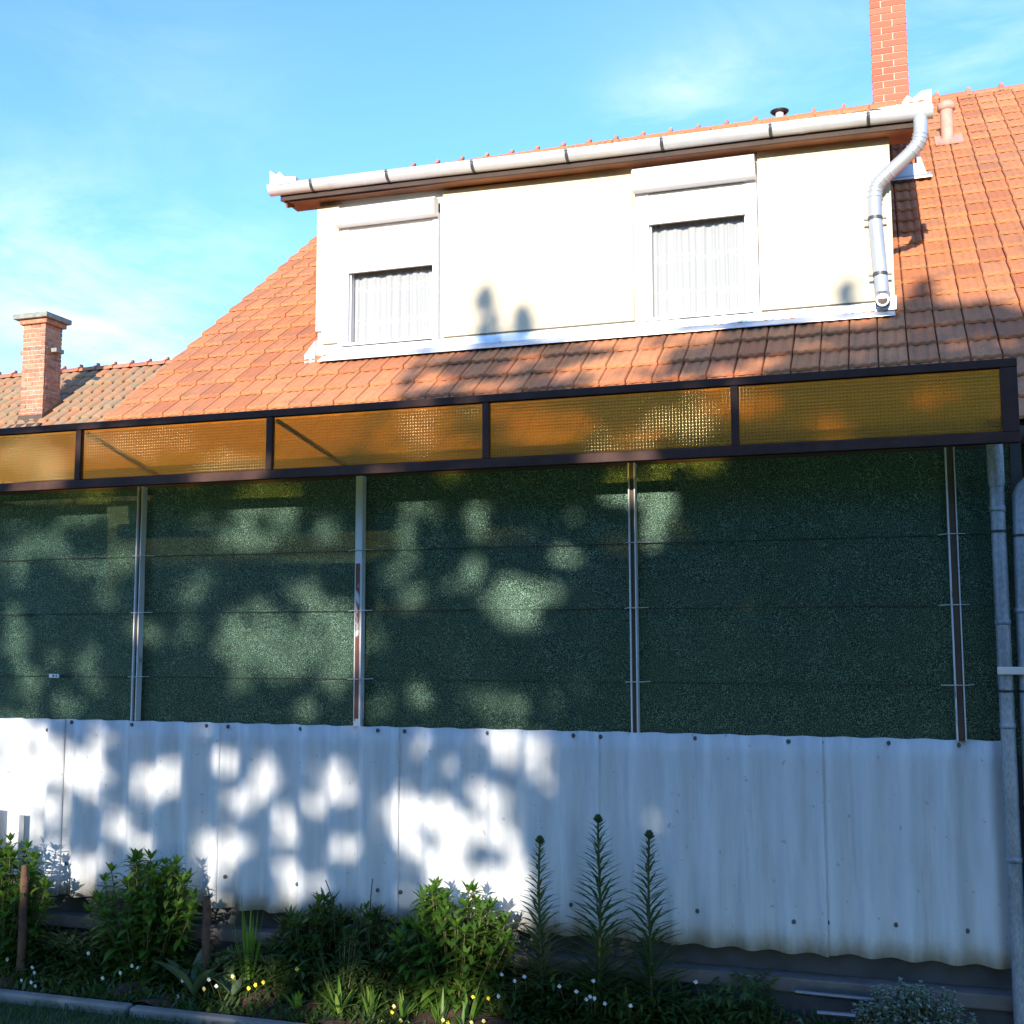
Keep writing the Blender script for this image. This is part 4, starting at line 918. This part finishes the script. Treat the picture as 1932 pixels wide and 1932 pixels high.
lit += c5([(30, 420, 40, 70), (60, 850, 85, 85), (110, 1000, 95, 135), (250, 950, 60, 75), (230, 1300, 110, 55), (470, 1190, 45, 50), (480, 1290, 55, 60), (440, 300, 80, 55), (400, 420, 65, 80), (440, 540, 55, 50), (340, 610, 80, 45), (560, 330, 35, 60), (610, 460, 55, 35),
 (780, 310, 80, 65), (790, 395, 60, 40), (1290, 340, 45, 50), (1080, 460, 35, 40), (770, 560, 55, 60), (750, 650, 75, 65), (1240, 530, 85, 45), (1430, 590, 35, 35), (440, 750, 75, 55), (510, 700, 45, 45), (1040, 720, 150, 90), (980, 850, 120, 75), (850, 770, 75, 55), (620, 720, 55, 45),
 (1200, 750, 45, 45), (950, 640, 60, 35), (1730, 250, 115, 60), (1710, 340, 80, 60), (1690, 420, 45, 50), (1540, 390, 50, 25), (710, 1150, 45, 45), (830, 1290, 105, 85), (1000, 1330, 60, 75), (680, 950, 25, 25),
 (510, 1500, 55, 60), (900, 1480, 110, 60), (930, 1570, 75, 55), (1090, 1570, 60, 130), (1190, 1740, 18, 80), (660, 1640, 50, 50), (60, 1660, 55, 70), (150, 1800, 30, 80), (400, 1780, 35, 60), (800, 1760, 60, 60), (560, 1880, 140, 75), (900, 1850, 55, 80)])
lit += cz([(150, 220, 80, 120), (350, 80, 105, 125), (510, 360, 85, 95), (520, 490, 85, 55), (710, 280, 80, 85), (950, 150, 95, 115), (890, 590, 105, 95), (1040, 560, 65, 105), (510, 730, 100, 95), (540, 900, 90, 110), (790, 880, 80, 100), (1400, 120, 55, 85), (1600, 300, 280, 120),
 (1450, 480, 170, 140), (1800, 450, 130, 190), (1750, 600, 150, 85), (1640, 750, 120, 55), (1400, 900, 75, 55), (1850, 820, 110, 55), (1100, 20, 50, 50), (60, 560, 180, 100)], 424.5)
lit += cz([(150, 120, 240, 210), (700, 50, 200, 100), (280, 450, 95, 130), (90, 420, 90, 200), (490, 400, 55, 260), (620, 750, 50, 30), (970, 370, 85, 85), (1180, 130, 105, 125), (1100, 520, 150, 75), (850, 640, 60, 60), (1650, 480, 100, 95), (1750, 620, 190, 100), (1700, 850, 75, 150), (1800, 950, 60, 60), (760, 700, 70, 60), (400, 640, 60, 80)], 0)
lit += cz([(200, 80, 80, 80), (60, 400, 140, 160), (330, 300, 120, 140), (380, 480, 160, 130), (500, 520, 55, 140), (100, 600, 95, 95), (420, 760, 190, 75), (580, 700, 75, 75), (480, 900, 110, 95), (600, 1000, 95, 75), (660, 1150, 75, 55), (790, 1120, 25, 25), (740, 50, 85, 60), (840, 180, 22, 95)], 849)
lit += [(430, 885, 55, 32, 'c'), (370, 905, 40, 16, 'c'), (80, 895, 45, 35, 'c'), (160, 840, 180, 26, 'c'), (1200, 840, 75, 30, 'c'), (1290, 800, 70, 40, 'c'), (1350, 745, 60, 22, 'c'), (1410, 745, 30, 35, 'c'), (790, 800, 30, 60, 'c'), (1640, 765, 30, 18, 'c'), (860, 775, 60, 12, 'c'), (1150, 870, 60, 18, 'c'),
        (30, 1650, 60, 45, 'p'), (905, 1725, 90, 70, 'p'), (840, 1690, 70, 50, 'p'), (260, 1650, 40, 22, 'p'), (345, 1720, 25, 40, 'p'), (830, 1898, 130, 50, 'g'), (690, 1900, 90, 26, 'g'), (700, 1880, 70, 24, 'g'), (480, 1860, 40, 14, 'g'), (560, 1850, 28, 12, 'g'), (640, 1885, 30, 22, 'g'), (920, 1875, 45, 22, 'g')]
rl = [(860, 655, 40, 14), (930, 730, 60, 10), (1180, 690, 70, 26), (1255, 640, 90, 16), (1380, 705, 60, 14), (1590, 600, 40, 10), (1700, 640, 30, 8), (830, 720, 40, 10), (1330, 735, 50, 10), (1060, 705, 30, 10), (1240, 720, 50, 12), (1510, 655, 20, 8), (1850, 635, 25, 8), (1450, 680, 35, 10), (1560, 655, 35, 9), (1640, 668, 40, 9), (1760, 620, 30, 9), (1800, 655, 40, 8), (1900, 650, 25, 8), (1420, 640, 22, 7), (1130, 730, 40, 9), (1000, 680, 30, 8), (960, 700, 22, 8)]
lit += [(a, b, c, d, 'r') for a, b, c, d in rl]
lit_uv = [(-2.9, 3.55, .30, .30), (-2.2, 3.8, .35, .25), (-1.5, 3.5, .25, .22), (-.9, 3.95, .30, .22), (-.3, 3.6, .22, .20), (.35, 3.9, .20, .2), (-1.9, 3.3, .2, .12), (-2.6, 4.05, .3, .12), (-3.3, 3.9, .35, .4)]
def uv(x, y, pl):
    if pl == 'f': p = onY(x, y, -.01)
    elif pl == 'c': p = onY(x, y, FY)
    elif pl == 'p': p = onY(x, y, -.35)
    elif pl == 'g': p = onZ(x, y, .07)
    else: p = onR(x, y)
    return p.x, p.z+T_SUN*p.y
H = .02; U0, V0 = -8.5, -1.0; NU, NV = int(14.5/H), int(8/H)
mask = np.zeros((NV, NU), bool)
uu = U0+H*(np.arange(NU)+.5); vv = V0+H*(np.arange(NV)+.5)
for (x, y, rx, ry, pl_) in lit:
    cu_, cv_ = uv(x, y, pl_); ax = abs(uv(x+rx, y, pl_)[0]-uv(x-rx, y, pl_)[0])/2; u1, v1 = uv(x, y-ry, pl_); u2, v2 = uv(x, y+ry, pl_); ay = abs(v1-v2)/2; sh = (u1-u2)/2/max(ay, 1e-6)
    if pl_ == 'g': ay = max(ay, .10)
    V = (vv[:, None]-cv_)/ay; U = (uu[None, :]-cu_-sh*(vv[:, None]-cv_)*(1 if pl_ == 'f' else 0))/ax
    q_ = np.arctan2(V, U); wob = 1+.16*np.sin(3*q_+x)+.10*np.sin(5*q_+y)
    mask |= (U*U+V*V) < wob* (1.35 if pl_ == 'f' else 1.6)
for (cu_, cv_, ax, ay) in lit_uv: mask |= (((uu[None, :]-cu_)/ax)**2+((vv[:, None]-cv_)/ay)**2) < 1
# outline of the crown as its shadow falls on the house
top = [(-8.5, 1.0), (-7.2, 2.5), (-6.2, 3.2), (-5.0, 3.2), (-4.2, 3.1), (-3.7, 3.3), (-3.45, 4.55), (-3.2, 4.85)]
for (x, y) in ((800, 662), (900, 642), (985, 652), (1050, 648), (1150, 668), (1220, 650), (1290, 615), (1400, 612), (1500, 612), (1600, 625), (1680, 605), (1730, 560), (1745, 530), (1765, 585), (1850, 580), (1880, 575), (1932, 600)): top.append(uv(x, y, 'r'))
top += [(1.4, 5.2), (2.6, 5.0), (3.8, 4.2), (4.8, 3.0), (5.6, 1.5)]
tu = np.array([p[0] for p in top]); tv = np.array([p[1] for p in top])
n = 110000
u = RNG.uniform(-8.0, 5.4, n); v = RNG.uniform(-.75, 5.6, n); dep = RNG.uniform(-1, 1, n)
keep = v < np.interp(u, tu, tv)+RNG.normal(0, .02, n)
iu = np.clip(((u-U0)/H).astype(int), 0, NU-1); iv = np.clip(((v-V0)/H).astype(int), 0, NV-1); keep &= (~mask[iv, iu]) | (RNG.uniform(size=n) < .025)
u, v, dep = u[keep], v[keep], dep[keep]
# the two leafy sprigs whose shadows stand on the dormer wall
ex = []
for (cx_, ct_, cb_, wd) in ((915, 545, 640, .05), (988, 583, 640, .035), (1598, 545, 585, .018)):
    p0 = onY(cx_, ct_, YW); p1 = onY(cx_+6, cb_, YW)
    for k in range(70 if wd > .02 else 16):
        t = RNG.uniform(0, 1); ex.append((p0.x+(p1.x-p0.x)*t+RNG.normal(0, wd*(.5+t)), p0.z+(p1.z-p0.z)*t+T_SUN*YW, RNG.uniform(-.3, .3)))
ex = np.array(ex); u = np.concatenate([u, ex[:, 0]]); v = np.concatenate([v, ex[:, 1]]); dep = np.concatenate([dep, ex[:, 2]])
yy = -13.2+dep*1.6; zz = v-T_SUN*yy
n = len(u); cen = np.stack([u, yy, zz], 1)
a = RNG.normal(size=(n, 3)); a /= np.linalg.norm(a, axis=1)[:, None]
b = RNG.normal(size=(n, 3)); b -= a*(a*b).sum(1)[:, None]; b /= np.linalg.norm(b, axis=1)[:, None]
sz = RNG.uniform(.055, .09, n)[:, None]*np.where(u > -1.0, 1.7, 1.2)[:, None]*np.where((v < 3.0) & (u > -.6), 1.3, 1.0)[:, None]
V = np.stack([cen-a*sz, cen-b*sz*.6, cen+a*sz, cen+b*sz*.6], 1).reshape(-1, 3)
TY = 0
tree = thing('garden_tree', 'broad leafy garden tree standing behind the viewpoint, shading the fence', 'tree', (-1.5, -13.2, 0))
me = bpy.data.meshes.new('crown'); me.vertices.add(4*n); me.vertices.foreach_set('co', V.ravel()); me.loops.add(4*n); me.loops.foreach_set('vertex_index', np.arange(4*n, dtype=np.int32))
me.polygons.add(n); me.polygons.foreach_set('loop_start', np.arange(0, 4*n, 4, dtype=np.int32)); me.polygons.foreach_set('loop_total', np.full(n, 4, dtype=np.int32)); me.update(); me.validate()
me.materials.append(MT['tree_leaf']); o = bpy.data.objects.new('crown', me); COL.objects.link(o); o.parent = tree; o.matrix_parent_inverse = Matrix.Translation(-tree.location)
mb = MB(); P = smooth_path([(-1.5, -13.2, 0), (-1.45, -13.2, 1.6), (-1.6, -13.2, 3.4), (-1.4, -13.2, 4.6)], it=2)
mb.tube(P, [.32-.012*k for k in range(len(P))], 12); mb.build('trunk', 'bark', tree)
def sky_block_tree(cx, cy, h, r, lab, n=9000):  # unseen trees added to cut the sky light on the shaded fence
    t = thing('garden_tree', lab, 'tree', (cx, cy, 0))
    pc = RNG.normal(size=(n, 3)); pc /= np.linalg.norm(pc, axis=1)[:, None]; pc *= (RNG.uniform(.35, 1, n)**.5)[:, None]
    pc *= (1+.18*np.sin(pc[:, 0:1]*6+cx)*np.cos(pc[:, 2:3]*5)); cen = pc*np.array([r, r*.8, h*.36])+np.array([cx, cy, h*.60])
    a = RNG.normal(size=(n, 3)); a /= np.linalg.norm(a, axis=1)[:, None]; b = RNG.normal(size=(n, 3)); b -= a*(a*b).sum(1)[:, None]; b /= np.linalg.norm(b, axis=1)[:, None]
    sz = RNG.uniform(.10, .18, n)[:, None]; V = np.stack([cen-a*sz, cen-b*sz*.6, cen+a*sz, cen+b*sz*.6], 1).reshape(-1, 3)
    me = bpy.data.meshes.new('crown'); me.from_pydata(V.tolist(), [], [(4*i, 4*i+1, 4*i+2, 4*i+3) for i in range(n)]); me.materials.append(MT['tree_leaf'])
    o = bpy.data.objects.new('crown', me); COL.objects.link(o); o.parent = t; o.matrix_parent_inverse = Matrix.Translation(-t.location)
    mb = MB(); mb.tube([(cx, cy, 0), (cx+.1, cy, h*.3), (cx, cy, h*.6)], [.28, .2, .1], 10); mb.build('trunk', 'bark', t)
sky_block_tree(9.6, -9.5, 11, 3.9, 'round unseen tree, added to block sky light, behind the viewpoint on the right, nearest the house', 12000)
sky_block_tree(-10.6, -12.0, 8.2, 2.9, 'lower unseen tree, added to block sky light, behind the viewpoint on the left', 9000)
sky_block_tree(-4.0, -25.0, 5.4, 3.6, 'low unseen tree, added to block sky light, far behind the viewpoint, straight back')
sky_block_tree(4.5, -27.0, 5.8, 4.2, 'low wide unseen tree, added to block sky light, far behind the viewpoint, back right')
